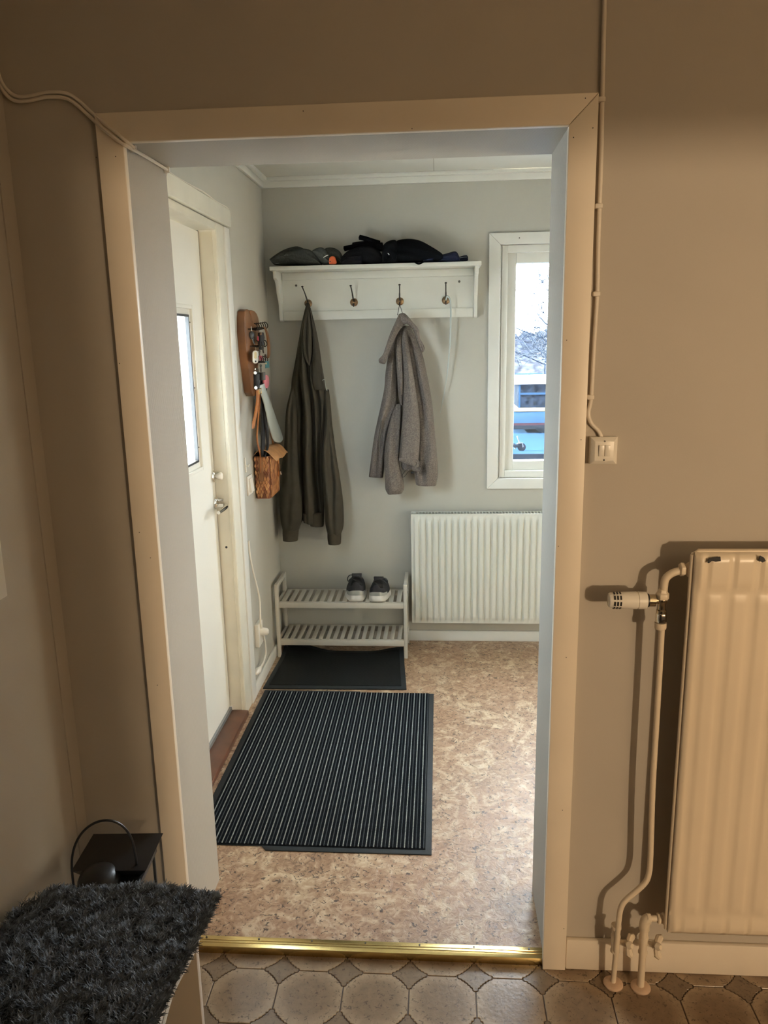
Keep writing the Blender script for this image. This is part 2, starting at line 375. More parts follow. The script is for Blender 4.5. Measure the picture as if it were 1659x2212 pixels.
# baseboards
MB().box(HX + .0, 1.6, FY - .013, FY, FZ, .076).build('baseboard_far', 'white', bev=.004)
MB().box(HX, HX + .013, 3.16, FY - .013, FZ, .076).build('baseboard_hall_left', 'white', bev=.004)
MB().box(.319, 2.5, DY - .014, DY, 0, .088).build('baseboard_front', 'trim', bev=.004)
MB().box(LX, LX + .013, -2.2, DY - .001, 0, .088).build('baseboard_left', 'trim', bev=.004)
MB().box(LX + .013, -.709, DY - .014, DY, 0, .088).build('baseboard_corner', 'trim', bev=.004)
for n_, l_ in (('baseboard_far', 'white baseboard under the ribbed hall radiator'), ('baseboard_hall_left', 'white baseboard under the light switch wall of the hall'), ('baseboard_front', 'cream baseboard behind the radiator pipes'), ('baseboard_left', 'cream baseboard along the wall behind the bench'), ('baseboard_corner', 'cream baseboard behind the black lantern')):
    tag(bpy.data.objects[n_], l_, 'baseboard', None, 'structure')
# doorway casing
ca = thing('trim_doorway', (-.2, DY, 0), 'cream painted casing boards around the wide doorway', 'door casing', None, 'structure')
TX0, TX1, TZ = -.652, .261, 1.991
Y0, Y1 = 1.688, 1.7052
def board(pts, bev=.002):
    return MB().prism(pts, lambda a, b_, t: (a, t, b_), Y0, Y1).build('casing_board', 'trim', ca, bev=bev)
board([(-.709, 0), (TX0, 0), (TX0, TZ - .001), (-.709, 2.046)])
board([(TX1, 0), (.318, 0), (.318, 2.048), (TX1, TZ - .001)])
board([(TX0, TZ), (TX1, TZ), (.318, 2.049), (-.709, 2.049)])
for p in [(1033, 267), (1167, 800), (820, 970)]:
    q = W(1140 + p[0] * .12055, 180 + p[1] * .12055, 1, Y0); MB().lathe([(.0012, -.0004), (.0012, .0006)], q, (0, -1, 0), 8).build('nail_head', 'screw', ca)
for p in [(1224, 735), (1255, 950), (1206, 1180), (1223, 1420), (1215, 1750), (1218, 2006), (655, 240), (890, 278), (258, 785), (301, 1150), (340, 1480), (208, 340), (250, 338), (325, 1205)]:
    q = W(p[0], p[1], 1, Y0); MB().lathe([(.0011, -.0004), (.0011, .0006)], q, (0, -1, 0), 8).build('nail_head', 'screw', ca)
# threshold strip
ts = thing('trim_threshold', (-.2, DY, 0), 'brass threshold strip between the tile pattern and cork floors', 'threshold strip', None, 'structure')
MB().prism([(1.700, .0005), (1.7035, .0005), (1.7035, .019), (1.738, .019), (1.738, .0215), (1.7005, .0215)], lambda a, b_, t: (t, a, b_), OX0 + .001, OX1 - .001).build('strip', 'brass', ts, bev=.0008)
MB().box(OX0 + .001, OX1 - .001, 1.7145, 1.7165, .0214, .0224).box(OX0 + .001, OX1 - .001, 1.7235, 1.7255, .0214, .0224).build('ridge', 'brass', ts)
for k in range(7): MB().lathe([(.0028, 0), (.0024, .0012)], (OX0 + .03 + k * .143, 1.731, .0214), n=8).build('screw', 'screw', ts)

# ------------------------------------------------------------------ patterned vinyl floor
fl = bx('floor', 'grout', None, LX - .1, 2.6, -2.3, DY + .2, -.06, -.0022)
tag(fl, 'brown vinyl floor with octagons and small curly stars', 'floor', None, 'structure')
PX, PY, SX0, SY0 = .1648, .1635, -.5725, 1.655
q_ = [(1, 0), (.985, .08), (.93, .135), (.85, .145), (.795, .155), (.765, .205), (.745, .255), (.70, .280), (.64, .288), (.60, .318), (.585, .370), (.56, .410), (.50, .425), (.46, .46)]
quarter = [(a, b_) for a, b_ in q_] + [(b_, a) for a, b_ in q_[-2::-1]]
def rot90(p, k):
    for _ in range(k): p = (-p[1], p[0])
    return p
SR = .0445
star_o = [tuple(c * SR for c in rot90(p, k)) for k in range(4) for p in quarter[:-1]]
oct_o = []
for k, (cx, cy) in enumerate([(-1, -1), (1, -1), (1, 1), (-1, 1)]):
    seq = [rot90(p, k) for p in quarter][::-1]
    oct_o += [(cx * PX / 2 + a * SR, cy * PY / 2 + b_ * SR) for a, b_ in seq]
def clip(poly, ymax):
    out = []
    for i, p in enumerate(poly):
        q = poly[(i + 1) % len(poly)]
        if p[1] <= ymax: out.append(p)
        if (p[1] <= ymax) != (q[1] <= ymax):
            t_ = (ymax - p[1]) / (q[1] - p[1]); out.append((p[0] + (q[0] - p[0]) * t_, ymax))
    return out
def tile_mesh(name, outline, material, inset):
    c = np.array(outline).mean(0); n = len(outline)
    r = [np.linalg.norm(np.array(p) - c) for p in outline]
    ins = lambda p, d: tuple(c + (np.array(p) - c) * (1 - d / max(.01, np.linalg.norm(np.array(p) - c))))
    a = [ins(p, inset) for p in outline]; b_ = [ins(p, inset + .0012) for p in outline]
    v = [(*p, -.0025) for p in a] + [(*p, -.0009) for p in a] + [(*p, 0) for p in b_]
    f = [tuple(range(2 * n, 3 * n))] + [(o + k, o + (k + 1) % n, o + n + (k + 1) % n, o + n + k) for o in (0, n) for k in range(n)]
    me = bpy.data.meshes.new(name); me.from_pydata(v, [], f); me.materials.append(M[material]); me.update(); return me
mo = tile_mesh('octagon_tile', oct_o, 'tile', .0017); ms = tile_mesh('star_tile', star_o, 'star', .0015)
mo_cut = tile_mesh('octagon_tile_cut', clip(oct_o, 1.7115 - (SY0 + PY / 2)), 'tile', .0017)
def put(me, name, x, y, parent):
    o = bpy.data.objects.new(name, me); COL.objects.link(o); o.location = (x, y, 0); o.parent = parent; return o
for j in range(-1, 7):
    for i in range(-2, 12):
        x, y = SX0 + i * PX, SY0 - j * PY
        if j >= 0 and x - SR > LX: put(ms, 'star_tile', x, y, fl)
        xo, yo = x + PX / 2, y - PY / 2
        if xo - PX / 2 > LX - .06: put(mo_cut if j == -1 else mo, 'octagon_tile', xo, yo, fl)

# ------------------------------------------------------------------ window in the far wall
wn = thing('window_1', (.676, FY, WZ0), 'white framed hall window above the ribbed radiator', 'window', None, 'structure')
def frame(mb, x0, x1, z0, z1, w, y0, y1, wz=None):
    wz = wz or w
    mb.box(x0, x0 + w, y0, y1, z0, z1).box(x1 - w, x1, y0, y1, z0, z1).box(x0 + w, x1 - w, y0, y1, z0, z0 + wz).box(x0 + w, x1 - w, y0, y1, z1 - wz, z1); return mb
cx0, cx1, cz0, cz1 = .240, WX1 + .053, .837, 2.059
def wboard(pts): MB().prism(pts, lambda a, b_, t: (a, t, b_), FY - .017, FY + .001).build('casing_board', 'white', wn, bev=.0022)
g = .0007
wboard([(cx0, cz0), (WX0, WZ0 + g), (WX0, WZ1 - g), (cx0, cz1)]); wboard([(WX1, WZ0), (cx1, cz0), (cx1, cz1), (WX1, WZ1)])
wboard([(cx0 + g, cz0), (cx1, cz0), (WX1, WZ0), (WX0 + g, WZ0)]); wboard([(cx0 + g, cz1), (WX0 + g, WZ1), (WX1, WZ1), (cx1, cz1)])
frame(MB(), WX0 + .001, WX1 - .001, WZ0 + .001, WZ1 - .001, .036, FY + .010, FY + .15, .034).build('window_frame', 'white', wn, bev=.002)
frame(MB(), WX0 + .002, WX0 + .013, WZ0 + .002, WZ1 - .002, .003, FY - .002, FY + .01).build('bead', 'white', wn)
frame(MB(), WX0 + .034, WX1 - .034, WZ0 + .032, WZ1 - .032, .047, FY + .038, FY + .09, .049).build('sash', 'white', wn, bev=.003)
MB().box(WX0 + .078, WX1 - .078, FY + .062, FY + .066, WZ0 + .078, WZ1 - .078).build('pane', 'glass', wn)
MB().box(WX0 + .05, WX1 - .05, FY + .095, FY + .145, WZ0 + .036, WZ0 + .05).build('sill', 'white', wn)
MB().lathe([(.003, 0), (.003, .001)], W(1122, 514, 1, FY - .017), (0, -1, 0), 8).build('nail_hole', 'screw', wn)

# ------------------------------------------------------------------ entrance door
dr = thing('door_1', (HX, 2.55, FZ), 'white entrance door with a tall glass pane and chrome handle', 'door', None, 'structure')
LXF = -.895   # leaf surface
gy0, gy1, gz0, gz1 = 2.285, 2.838, 1.112, 1.716
def yframe(mb, y0, y1, z0, z1, w, x0, x1):
    return mb.box(x0, x1, y0, y0 + w, z0, z1).box(x0, x1, y1 - w, y1, z0, z1).box(x0, x1, y0 + w, y1 - w, z0, z0 + w).box(x0, x1, y0 + w, y1 - w, z1 - w, z1)
MB().box(LXF - .05, LXF, DY0 + .035, gy0, .062, 1.988).box(LXF - .05, LXF, gy1, DY1 - .006, .062, 1.988).box(LXF - .05, LXF, gy0, gy1, .062, gz0).box(LXF - .05, LXF, gy0, gy1, gz1, 1.988).build('leaf', 'doorwhite', dr)
yframe(MB(), gy0, gy1, gz0, gz1, .014, LXF - .010, LXF + .006).build('glazing_bead', 'doorwhite', dr, bev=.002)
yframe(MB(), gy0 + .013, gy1 - .013, gz0 + .013, gz1 - .013, .022, LXF - .012, LXF - .003).build('glazing_frame', 'doorwhite', dr, bev=.002)
yframe(MB(), gy0 + .034, gy1 - .034, gz0 + .034, gz1 - .034, .008, LXF - .0145, LXF - .001).build('seal', 'seal', dr)
yframe(MB(), gy0 + .024, gy1 - .024, gz0 + .024, gz1 - .024, .006, LXF - .052, LXF - .017).build('outer_lining', 'doorwhite', dr)
for xs_ in (.028, .041): MB().box(LXF - xs_ - .002, LXF - xs_, gy1 - .0315, gy1 - .030, gz0 + .03, gz1 - .03).build('spacer_bar', 'zinc', dr)
MB().box(LXF - .0165, LXF - .0135, gy0 + .036, gy1 - .036, gz0 + .036, gz1 - .036).build('pane', 'doorglass', dr)
for zz in (1.20, 1.42, 1.655): MB().lathe([(.003, 0), (.002, .002)], (LXF - .003, gy1 - .024, zz), (1, 0, 0), 8).build('screw', 'screw', dr)
fr = MB().box(-.948, -.830, DY1, DY1 + .03, FZ, DZ1).box(-.948, -.830, DY0 - .0, DY0 + .03, FZ, DZ1).box(-.948, -.830, DY0 + .03, DY1, 1.992, DZ1)
fr.build('frame', 'offwhite', dr, bev=.002)
MB().box(-.948, LXF - .001, DY1 - .006, DY1, .06, 1.992).build('rebate', 'seal', dr)
MB().box(-.905, -.900, DY1 - .0055, DY1 - .0005, .06, 1.992).box(-.8445, -.8425, DY1 - .004, DY1 + .001, FZ + .02, 2.0).build('frame_bead', 'offwhite', dr)
MB().box(HX, -.828, DY1 + .003, 3.086, FZ, 2.022).build('casing_board', 'offwhite', dr, bev=.002)
MB().box(HX, -.822, 3.088, 3.160, FZ, 2.02).build('casing_board', 'white', dr, bev=.004)
MB().box(HX, -.812, 2.06, 3.158, 2.023, 2.088).build('casing_board', 'offwhite', dr, bev=.004)
MB().box(HX, -.828, 2.00, DY0 + .03, FZ, 2.022).build('casing_board', 'offwhite', dr, bev=.002)
MB().box(-.935, -.815, DY0 + .03, DY1 - .001, FZ, .045).build('threshold', 'wood', dr, bev=.006)
MB().box(-.905, -.886, DY0 + .032, DY1 - .008, .045, .061).build('draught_strip', 'zinc', dr)
MB().lathe([(.005, -.0005), (.005, .001)], W(489, 1182, 1, DY1), (0, -1, 0), 10).build('bore_hole', 'seal', dr)
ly, lz = 2.960, 1.064
lk = MB().lathe([(.024, 0), (.024, .004), (.019, .009), (.013, .011)], (LXF, ly, lz), (1, 0, 0), 24).build('lock_rosette', 'chrome', dr, smooth=True)
MB().lathe([(.008, .01), (.010, .016), (.014, .024), (.017, .030), (.016, .036), (.012, .038)], (LXF, ly, lz), (1, 0, 0), 6).build('turn_knob', 'plastic', lk, bev=.002)
hz = .955
hr = MB().lathe([(.024, 0), (.024, .004), (.019, .009), (.013, .011)], (LXF, ly + .004, hz), (1, 0, 0), 24).build('handle_rosette', 'chrome', dr, smooth=True)
MB().lathe([(.006, .01), (.006, .034), (.0045, .036)], (LXF, ly + .004, hz + .012), (1, 0, 0), 12).build('thumb_turn', 'chrome', hr, smooth=True)
MB().tube([(LXF + .006, ly + .004, hz - .010), (LXF + .035, ly + .004, hz - .011), (LXF + .046, ly - .002, hz - .012), (LXF + .049, ly - .02, hz - .013), (LXF + .049, ly - .07, hz - .014), (LXF + .047, ly - .115, hz - .014)], [.009, .0095, .0105, .0098, .0085, .007], 14).build('lever', 'chrome', hr, smooth=True)

# ------------------------------------------------------------------ hall electrics
o = thing('light_switch', (HX, 3.285, .965), 'white rocker switch on the hall wall beside the birch bark bag', 'light switch')
MB().box(HX, HX + .008, 3.246, 3.326, .925, 1.010).build('plate', 'plastic', o, bev=.002)
MB().hexa([(HX + .008, 3.262, .938), (HX + .020, 3.262, .938), (HX + .008, 3.310, .938), (HX + .020, 3.310, .938), (HX + .008, 3.262, .998), (HX + .013, 3.262, .998), (HX + .008, 3.310, .998), (HX + .013, 3.310, .998)]).build('rocker', 'plastic', o, bev=.0015)
o = thing('key_hook', (HX, 3.245, 1.03), 'small white plastic hook on the wall above the rocker switch', 'hook')
MB().box(HX, HX + .004, 3.236, 3.252, 1.03, 1.095).build('plate', 'plastic', o, bev=.001)
MB().tube([(HX + .003, 3.244, 1.06), (HX + .014, 3.244, 1.056), (HX + .017, 3.244, 1.066)], .003, 8).build('prong', 'plastic', o, smooth=True)
o = thing('wall_socket', (HX, 3.275, .275), 'white wall socket with a plug low beside the door casing', 'socket')
MB().box(HX, HX + .020, 3.235, 3.318, .222, .330).build('plate', 'plastic', o, bev=.003)
MB().lathe([(.019, 0), (.019, .012), (.016, .03), (.009, .036)], (HX + .020, 3.276, .285), (1, 0, 0), 16).build('plug', 'plastic', o, smooth=True)
o = thing('extension_cord', (HX, 3.30, .06), 'white extension cord hanging down the hall wall with a loose plug', 'cord')
cp = [W(537, 1168, 0, -.828), W(540, 1200, 0, -.826), W(547, 1236, 0, -.822), W(557, 1275, 0, -.82), W(561, 1300, 0, -.818), W(563, 1345, 0, -.812), W(571, 1378, 0, -.81), W(574, 1410, 0, -.81), W(569, 1430, 0, -.812), W(563, 1441, 0, -.814)]
MB().tube(crom(cp, 50), .0042, 8).build('cable', 'plastic', o, smooth=True)
a_, b_ = np.array(cp[-1]), np.array(W(553, 1455, 0, -.820)); d_ = b_ - a_; L_ = np.linalg.norm(d_)
MB().lathe([(.005, 0), (.007, .1 * L_), (.011, .35 * L_), (.015, .5 * L_), (.013, .75 * L_), (.006, L_)], a_, d_, 12).build('plug', 'plastic', o, smooth=True)

# ------------------------------------------------------------------ near room cables and switch
o = thing('surface_cable', (.33, DY, 1.4), 'white surface cable running down beside the doorway casing to the switch', 'cable')
cpts = [np.array([.325, 1.698, 2.455])] + [W(x, y, 1, 1.698) for x, y in [(1309, -60), (1306, 10), (1303, 120), (1301, 215), (1299, 330), (1295, 445), (1292, 540), (1290, 635), (1283, 750), (1277, 858), (1271, 892), (1277, 914), (1292, 930), (1300, 946)]]
MB().tube(crom(cpts, 90), .0044, 10).build('cable', 'cable', o, smooth=True)
for x, y in [(1301, 215), (1295, 445), (1290, 635), (1277, 858)]:
    q = W(x, y, 1, 1.696); MB().box(q[0] - .009, q[0] + .006, 1.691, DY, q[2] - .005, q[2] + .005).build('clip', 'cable', o, bev=.0025)
o = thing('double_light_switch', (.356, DY, 1.307), 'square double light switch below the cable beside the doorway', 'light switch')
def pyr(mb, x0, x1, z0, z1, y0, y1, ins):
    return mb.hexa([(x0, y0, z0), (x1, y0, z0), (x0 + ins, y1, z0 + ins), (x1 - ins, y1, z0 + ins), (x0, y0, z1), (x1, y0, z1), (x0 + ins, y1, z1 - ins), (x1 - ins, y1, z1 - ins)])
sp = MB().box(.3285, .3865, 1.690, DY, 1.306, 1.366); sp = pyr(sp, .3285, .3865, 1.306, 1.366, 1.690, 1.682, .009); sp.build('housing', 'plastic', o, bev=.001)
for x0, x1 in ((.3455, .3568), (.3582, .3695)): MB().hexa([(x0, 1.683, 1.325), (x1, 1.683, 1.325), (x0, 1.680, 1.325), (x1, 1.680, 1.325), (x0, 1.683, 1.349), (x1, 1.683, 1.349), (x0, 1.678, 1.349), (x1, 1.678, 1.349)]).build('rocker', 'plastic', o, bev=.0006)
for zz in (1.3165, 1.357): MB().lathe([(.0024, 0), (.0020, .001)], (.3575, 1.683, zz), (0, -1, 0), 10).build('screw', 'screw', o)
o = thing('bell_cable', (-.66, DY, 2.0), 'pair of white cables looping over the doorway corner into the hall', 'cable')
c1 = [np.array([-.904, 1.697, 2.455])] + [W(x, y, 1, 1.697) for x, y in [(-8, 130), (-6, 165), (6, 195), (30, 217), (60, 218), (100, 210), (140, 212), (165, 226), (195, 253)]] + [W(x, y, 1, 1.682) for x, y in [(225, 280), (258, 306)]] + [W(284, 321, 1, 1.702), W(300, 330, 1, 1.76)] + [np.array([-.650, 1.85, 1.989]), np.array([-.650, 1.955, 1.989])]
MB().tube(crom(c1, 110), .0038, 8).build('cable', 'cable', o, smooth=True)
c2 = [p + np.array([.004, -.001, .009]) for p in c1[1:10]] + [p + np.array([.007, 0, .007]) for p in c1[10:12]] + [c1[12] + np.array([.006, 0, .001])]
MB().tube(crom(c2, 90), .0034, 8).build('cable', 'cable', o, smooth=True)
for yy in (1.735, 1.945): MB().box(-.657, -.644, yy, yy + .006, 1.982, 1.9959).build('clip', 'white', o, bev=.001)
o = thing('thin_wire', (HX, 2.8, 2.09), 'thin loose wire along the top of the entrance door casing', 'wire')
c3 = [np.array([-.653, 1.958, 1.988]), np.array([-.68, 1.975, 1.985])] + [np.array([-.823, 2.06 + k * .155, 2.093 + (.008 if k in (2, 5) else 0) + .002 * math.sin(k * 2.1)]) for k in range(8)] + [np.array([-.815, 3.162, 2.075])]
MB().tube(crom(c3, 80), .0028, 6).build('wire', 'cable', o, smooth=True)
o = MB().box(LX, LX + .012, 1.36, 1.474, 1.072, 1.20).build('wall_card', 'plastic', None, bev=.002)
tag(o, 'pale cream plate mounted on the wall above the bench', 'wall plate')

# ------------------------------------------------------------------ coat rack
BY = 3.832
o = thing('coat_rack', (-.29, FY, 1.68), 'white wall coat rack with a hat shelf and four bronze hooks', 'coat rack')
MB().box(-.782, .197, 3.69, FY - .001, 1.903, 1.922).build('shelf', 'rackwhite', o, bev=.003)
MB().box(-.758, .173, BY, FY - .001, 1.682, 1.903).build('back_panel', 'rackwhite', o)
MB().box(-.752, .167, BY - .010, BY, 1.680, 1.722).build('bottom_rail', 'rackwhite', o, bev=.003)
MB().box(-.752, .167, BY - .012, BY, 1.868, 1.903).build('top_rail', 'rackwhite', o, bev=.003)
prof = [(3.849, 1.903), (3.705, 1.903), (3.705, 1.872), (3.712, 1.866), (3.735, 1.862), (3.752, 1.848), (3.762, 1.828), (3.768, 1.806), (3.782, 1.785), (3.800, 1.768), (3.808, 1.745), (3.810, 1.70), (3.814, 1.682), (3.824, 1.676), (3.849, 1.676)]
for x0 in (-.770, .168): MB().prism(prof, lambda a, b_, t: (t, a, b_), x0, x0 + .017).build('bracket', 'rackwhite', o, bev=.002)
for x, z in ((-.685, 1.844), (.100, 1.844)): MB().lathe([(.0055, 0), (.0055, .003), (.003, .005)], (x, BY, z), (0, -1, 0), 12).build('screw', 'screw', o, smooth=True)
tips = [(653, 620), (757.5, 618), (863, 616), (963, 612)]
for k, hx in enumerate((-.629, -.406, -.184, .036)):
    hz_ = 1.759
    h = MB().lathe([(.019, 0), (.019, .003), (.015, .007), (.008, .010)], (hx, BY, hz_), (0, -1, 0), 22).build('hook', 'bronze', o, smooth=True)
    tp = W(*tips[k], 1, 3.772)
    MB().tube(crom([(hx, BY - .004, hz_ + .004), (hx, BY - .028, hz_ + .012), (hx + (tp[0] - hx) * .5, 3.79, hz_ + .045), tuple(tp)], 14), [.0038] * 8 + [.0030] * 6, 8).build('prong', 'iron', h, smooth=True)
    MB().lathe([(.002, -.002), (.0058, 0), (.0058, .003), (.003, .005)], tp, (0, -.3, 1), 12).build('knob', 'iron', h, smooth=True)
    MB().tube(crom([(hx, BY - .004, hz_ - .002), (hx, BY - .024, hz_ - .018), (hx, BY - .036, hz_ - .016), (hx, BY - .042, hz_ - .006)], 10), .0034, 8).build('lower_prong', 'iron', h, smooth=True)
    for aa in range(4): MB().lathe([(.0024, .004), (.0024, .0066)], (hx + .0125 * math.cos(aa * 1.57 + .78), BY, hz_ + .0125 * math.sin(aa * 1.57 + .78)), (0, -1, 0), 8).build('rivet', 'iron', h)

# ------------------------------------------------------------------ things on the hat shelf (z 1.922)
SZ = 1.9225
def hat(name, label, cat, parts):
    pts = [W(*p, 1, 3.75) for p in parts[0][1] + parts[0][2]]; c = np.mean(pts, 0)
    t_ = thing(name, (c[0], 3.76, SZ), label, cat, 'hats and gloves on the rack shelf')
    for nm, A, B, y0, dp, bk, mt_ in parts:
        cloth(A, B, y0, dp, bk, nu=18, nv=34, wob=.003, seed=len(nm) * 7 + len(A), pw=.42, zmin=SZ if y0 > 3.69 else None).build(nm, mt_, t_, smooth=True, angle=180)
    return t_
z8 = lambda *p: zm(580, 500, .12055, p)
z2 = lambda *p: zm(560, 480, .31344, p)
hat('knit_beanie', 'mid grey ribbed knit beanie at the shelf end nearest the key board', 'hat', [
    ('crown', z8((55, 500), (110, 440), (240, 350), (380, 290), (520, 268), (640, 320), (660, 420)), z8((62, 540), (110, 600), (240, 612), (380, 612), (520, 612), (620, 612), (680, 612)), 3.765, .05, .06, 'greyknit'),
    ('turned_brim', z8((288, 445), (330, 388), (450, 338), (600, 305), (740, 330), (830, 400), (935, 545)), z8((290, 462), (340, 490), (440, 528), (580, 590), (720, 612), (850, 612), (945, 612)), 3.735, .032, .03, 'greyknit')])
h_ = hat('wool_hat', 'grey wool hat with an orange red tag', 'hat', [
    ('crown', z8((990, 320), (1040, 296), (1110, 286), (1200, 306), (1280, 360), (1320, 430)), z8((985, 600), (1040, 605), (1110, 605), (1200, 605), (1280, 605), (1322, 600)), 3.78, .045, .05, 'greyknit'),
    ('fold', z8((795, 345), (860, 302), (940, 285), (1010, 320), (1080, 420), (1120, 480)), z8((825, 400), (880, 490), (935, 580), (1010, 605), (1080, 605), (1150, 605)), 3.75, .04, .03, 'greyknit2')])
cloth(z8((1085, 520), (1090, 475), (1120, 448), (1160, 440), (1195, 465), (1215, 520)), z8((1086, 570), (1092, 588), (1120, 590), (1160, 590), (1195, 588), (1220, 570)), 3.712, .006, .01, nu=10, nv=20, zmin=SZ).build('tag', 'redtag', h_, smooth=True, angle=180)
MB().tube([W(*p, 1, 3.712) for p in z8((985, 470), (1010, 448), (1045, 432), (1070, 425))], .0018, 6).build('stitching', 'whitemark', h_)
hat('folded_knit_cap', 'charcoal ribbed knit cap lying under the black gloves', 'hat', [
    ('crown', z2((568, 262), (585, 225), (620, 195), (680, 172), (745, 165), (800, 178), (840, 215), (858, 255)), z2((572, 286), (590, 296), (625, 296), (680, 296), (745, 296), (800, 296), (840, 296), (862, 290)), 3.755, .055, .05, 'darkknit'),
    ('turned_brim', z2((566, 268), (600, 238), (650, 225), (710, 222)), z2((580, 297), (605, 297), (650, 297), (710, 297)), 3.715, .03, .02, 'darkknit')])
g_ = thing('knit_glove', tuple(W(*z2((770, 150))[0], 1, 3.78)), 'black knit glove with stretched out fingers on the charcoal cap', 'glove', 'hats and gloves on the rack shelf')
cloth(z2((650, 165), (690, 148), (740, 138), (790, 135), (850, 140)), z2((655, 190), (700, 200), (750, 205), (800, 205), (855, 200)), 3.785, .03, .03, nu=14, nv=20, pw=.42).build('palm', 'blackknit', g_, smooth=True, angle=180)
for pts in [((690, 104), (725, 112), (775, 128), (830, 145)), ((585, 183), (615, 176), (655, 168), (700, 160)), ((645, 158), (675, 152), (710, 148), (750, 146))]:
    q = [W(*p, 1, 3.785) for p in z2(*pts)]; MB().tube([q[0] - (q[1] - q[0]) * .12] + crom(q, 14), [.004] + [.0115] * 14, 12).build('finger', 'blackknit', g_, smooth=True, angle=180)
cloth(z2((800, 140), (840, 148), (862, 165)), z2((795, 190), (830, 200), (860, 205)), 3.76, .02, .02, nu=12, nv=12).build('cuff', 'blackknit', g_, smooth=True, angle=180)
b_h = hat('black_hat', 'black winter hat with a small white mark on its band', 'hat', [
    ('crown', z2((920, 160), (950, 128), (995, 116), (1060, 116), (1120, 132), (1190, 170), (1245, 205), (1268, 228)), z2((925, 285), (950, 290), (1000, 290), (1065, 288), (1125, 288), (1190, 285), (1240, 280), (1266, 262)), 3.755, .06, .06, 'blackknit'),
    ('band', z2((848, 200), (852, 165), (875, 138), (905, 125), (935, 122), (952, 140)), z2((850, 290), (858, 292), (880, 292), (910, 292), (935, 292), (955, 290)), 3.72, .035, .03, 'blackknit')])
MB().prism([(0, 0), (.004, .0), (.012, -.010), (.009, -.012)], lambda a, c, t_: tuple(W(*z2((880, 208))[0], 1, 3.688) + np.array([a, -t_, c])), 0, .002).build('mark', 'whitemark', b_h)
hat('navy_cloth', 'folded navy cloth at the window end of the hat shelf', 'cloth', [
    ('fold', z2((1130, 262), (1200, 236), (1280, 218), (1350, 201), (1375, 232), (1382, 262)), z2((1132, 282), (1200, 284), (1280, 284), (1350, 283), (1372, 281), (1384, 278)), 3.75, .045, .03, 'navy')])
o_ = thing('navy_strap', tuple(W(*z2((1405, 262))[0], 1, 3.78)), 'short navy strap end sticking out at the end of the hat shelf', 'strap', 'hats and gloves on the rack shelf')
cloth(z2((1375, 240), (1405, 230), (1430, 228), (1438, 238)), z2((1378, 270), (1405, 270), (1430, 268), (1439, 262)), 3.79, .012, .012, nu=10, nv=14, zmin=SZ).build('strap', 'navy', o_, smooth=True, angle=180)
MB().tube([W(*p, 1, 3.776) for p in z2((1380, 246), (1410, 241), (1432, 240))], .0014, 6).build('piping', 'horn', o_)
cloth(z2((1050, 272), (1075, 276), (1100, 280), (1130, 276)), z2((1060, 274), (1080, 286), (1102, 293), (1140, 276)), 3.682, .006, .004, nu=8, nv=14).build('ear_flap', 'blackknit', b_h, smooth=True, angle=180)

# ------------------------------------------------------------------ olive hoodie
z4 = lambda *p: zm(580, 640, .2532, p)
o = thing('hooded_sweatshirt', (-.62, 3.80, .60), 'dark olive hooded sweatshirt hanging from the coat rack', 'sweatshirt')
A = z4((318, 85), (300, 160), (280, 260), (250, 430), (222, 590), (195, 740), (200, 900), (215, 1100), (225, 1300), (240, 1500), (262, 1700), (290, 1910))
B = z4((352, 85), (368, 160), (385, 260), (420, 430), (450, 590), (482, 740), (500, 900), (500, 1100), (490, 1300), (480, 1500), (476, 1700), (472, 1950))
cloth(A, B, 3.795, [.018, .034, .05, .055, .06, .06, .055, .06, .06, .06, .055, .05], .04, [
    ([.5, .55, .52, .50, .52, .55, .58, .60, .62, .66, .72, .78], [-.008, -.02, -.022, -.03, -.035, -.03, -.034, -.03, -.034, -.036, -.034, -.03], .010),
    ([.3, .3, .28, .27, .26, .3, .32, .30, .27, .24, .20, .10], [0, -.01, -.012, -.01, -.004, -.02, -.03, -.032, -.03, -.028, -.02, -.01], .009),
    ([.7, .7, .68, .66, .68, .74, .78, .80, .82, .86, .9, .95], [0, -.004, -.006, -.008, -.008, -.016, -.024, -.02, -.02, -.01, -.01, 0], .009),
    ([.45, .42, .4, .38, .4, .44, .46, .46, .45, .44, .44, .4], [.004, .01, .014, .012, .01, .012, .014, .012, .014, .014, .012, .01], .016)], nu=56, nv=90, wob=.0016, seed=3).build('body', 'hoodie', o, smooth=True, angle=180)
# hood drape in front
cloth(z4((322, 105), (300, 200), (288, 330), (292, 460), (315, 545), (345, 590)), z4((348, 105), (362, 200), (372, 330), (372, 460), (362, 550), (350, 592)), [3.765, 3.745, 3.735, 3.735, 3.74, 3.745], [.012, .022, .026, .024, .018, .004], .012,
      [([.5, .45, .42, .42, .5, .5], [-.004, -.009, -.011, -.010, -.006, 0], .008)], nu=24, nv=40).build('hood', 'hoodie', o, smooth=True, angle=180)
cloth(z4((345, 95), (368, 220), (378, 380), (378, 560), (372, 720), (392, 800)), z4((358, 95), (400, 260), (432, 420), (455, 580), (476, 700), (490, 795)), [3.765, 3.75, 3.745, 3.745, 3.75, 3.755], [.01, .020, .024, .024, .02, .006], .012, [([.75] * 6, [0, -.004, -.006, -.006, -.004, 0], .008)], nu=22, nv=40).build('hood_side', 'hoodie', o, smooth=True, angle=180)
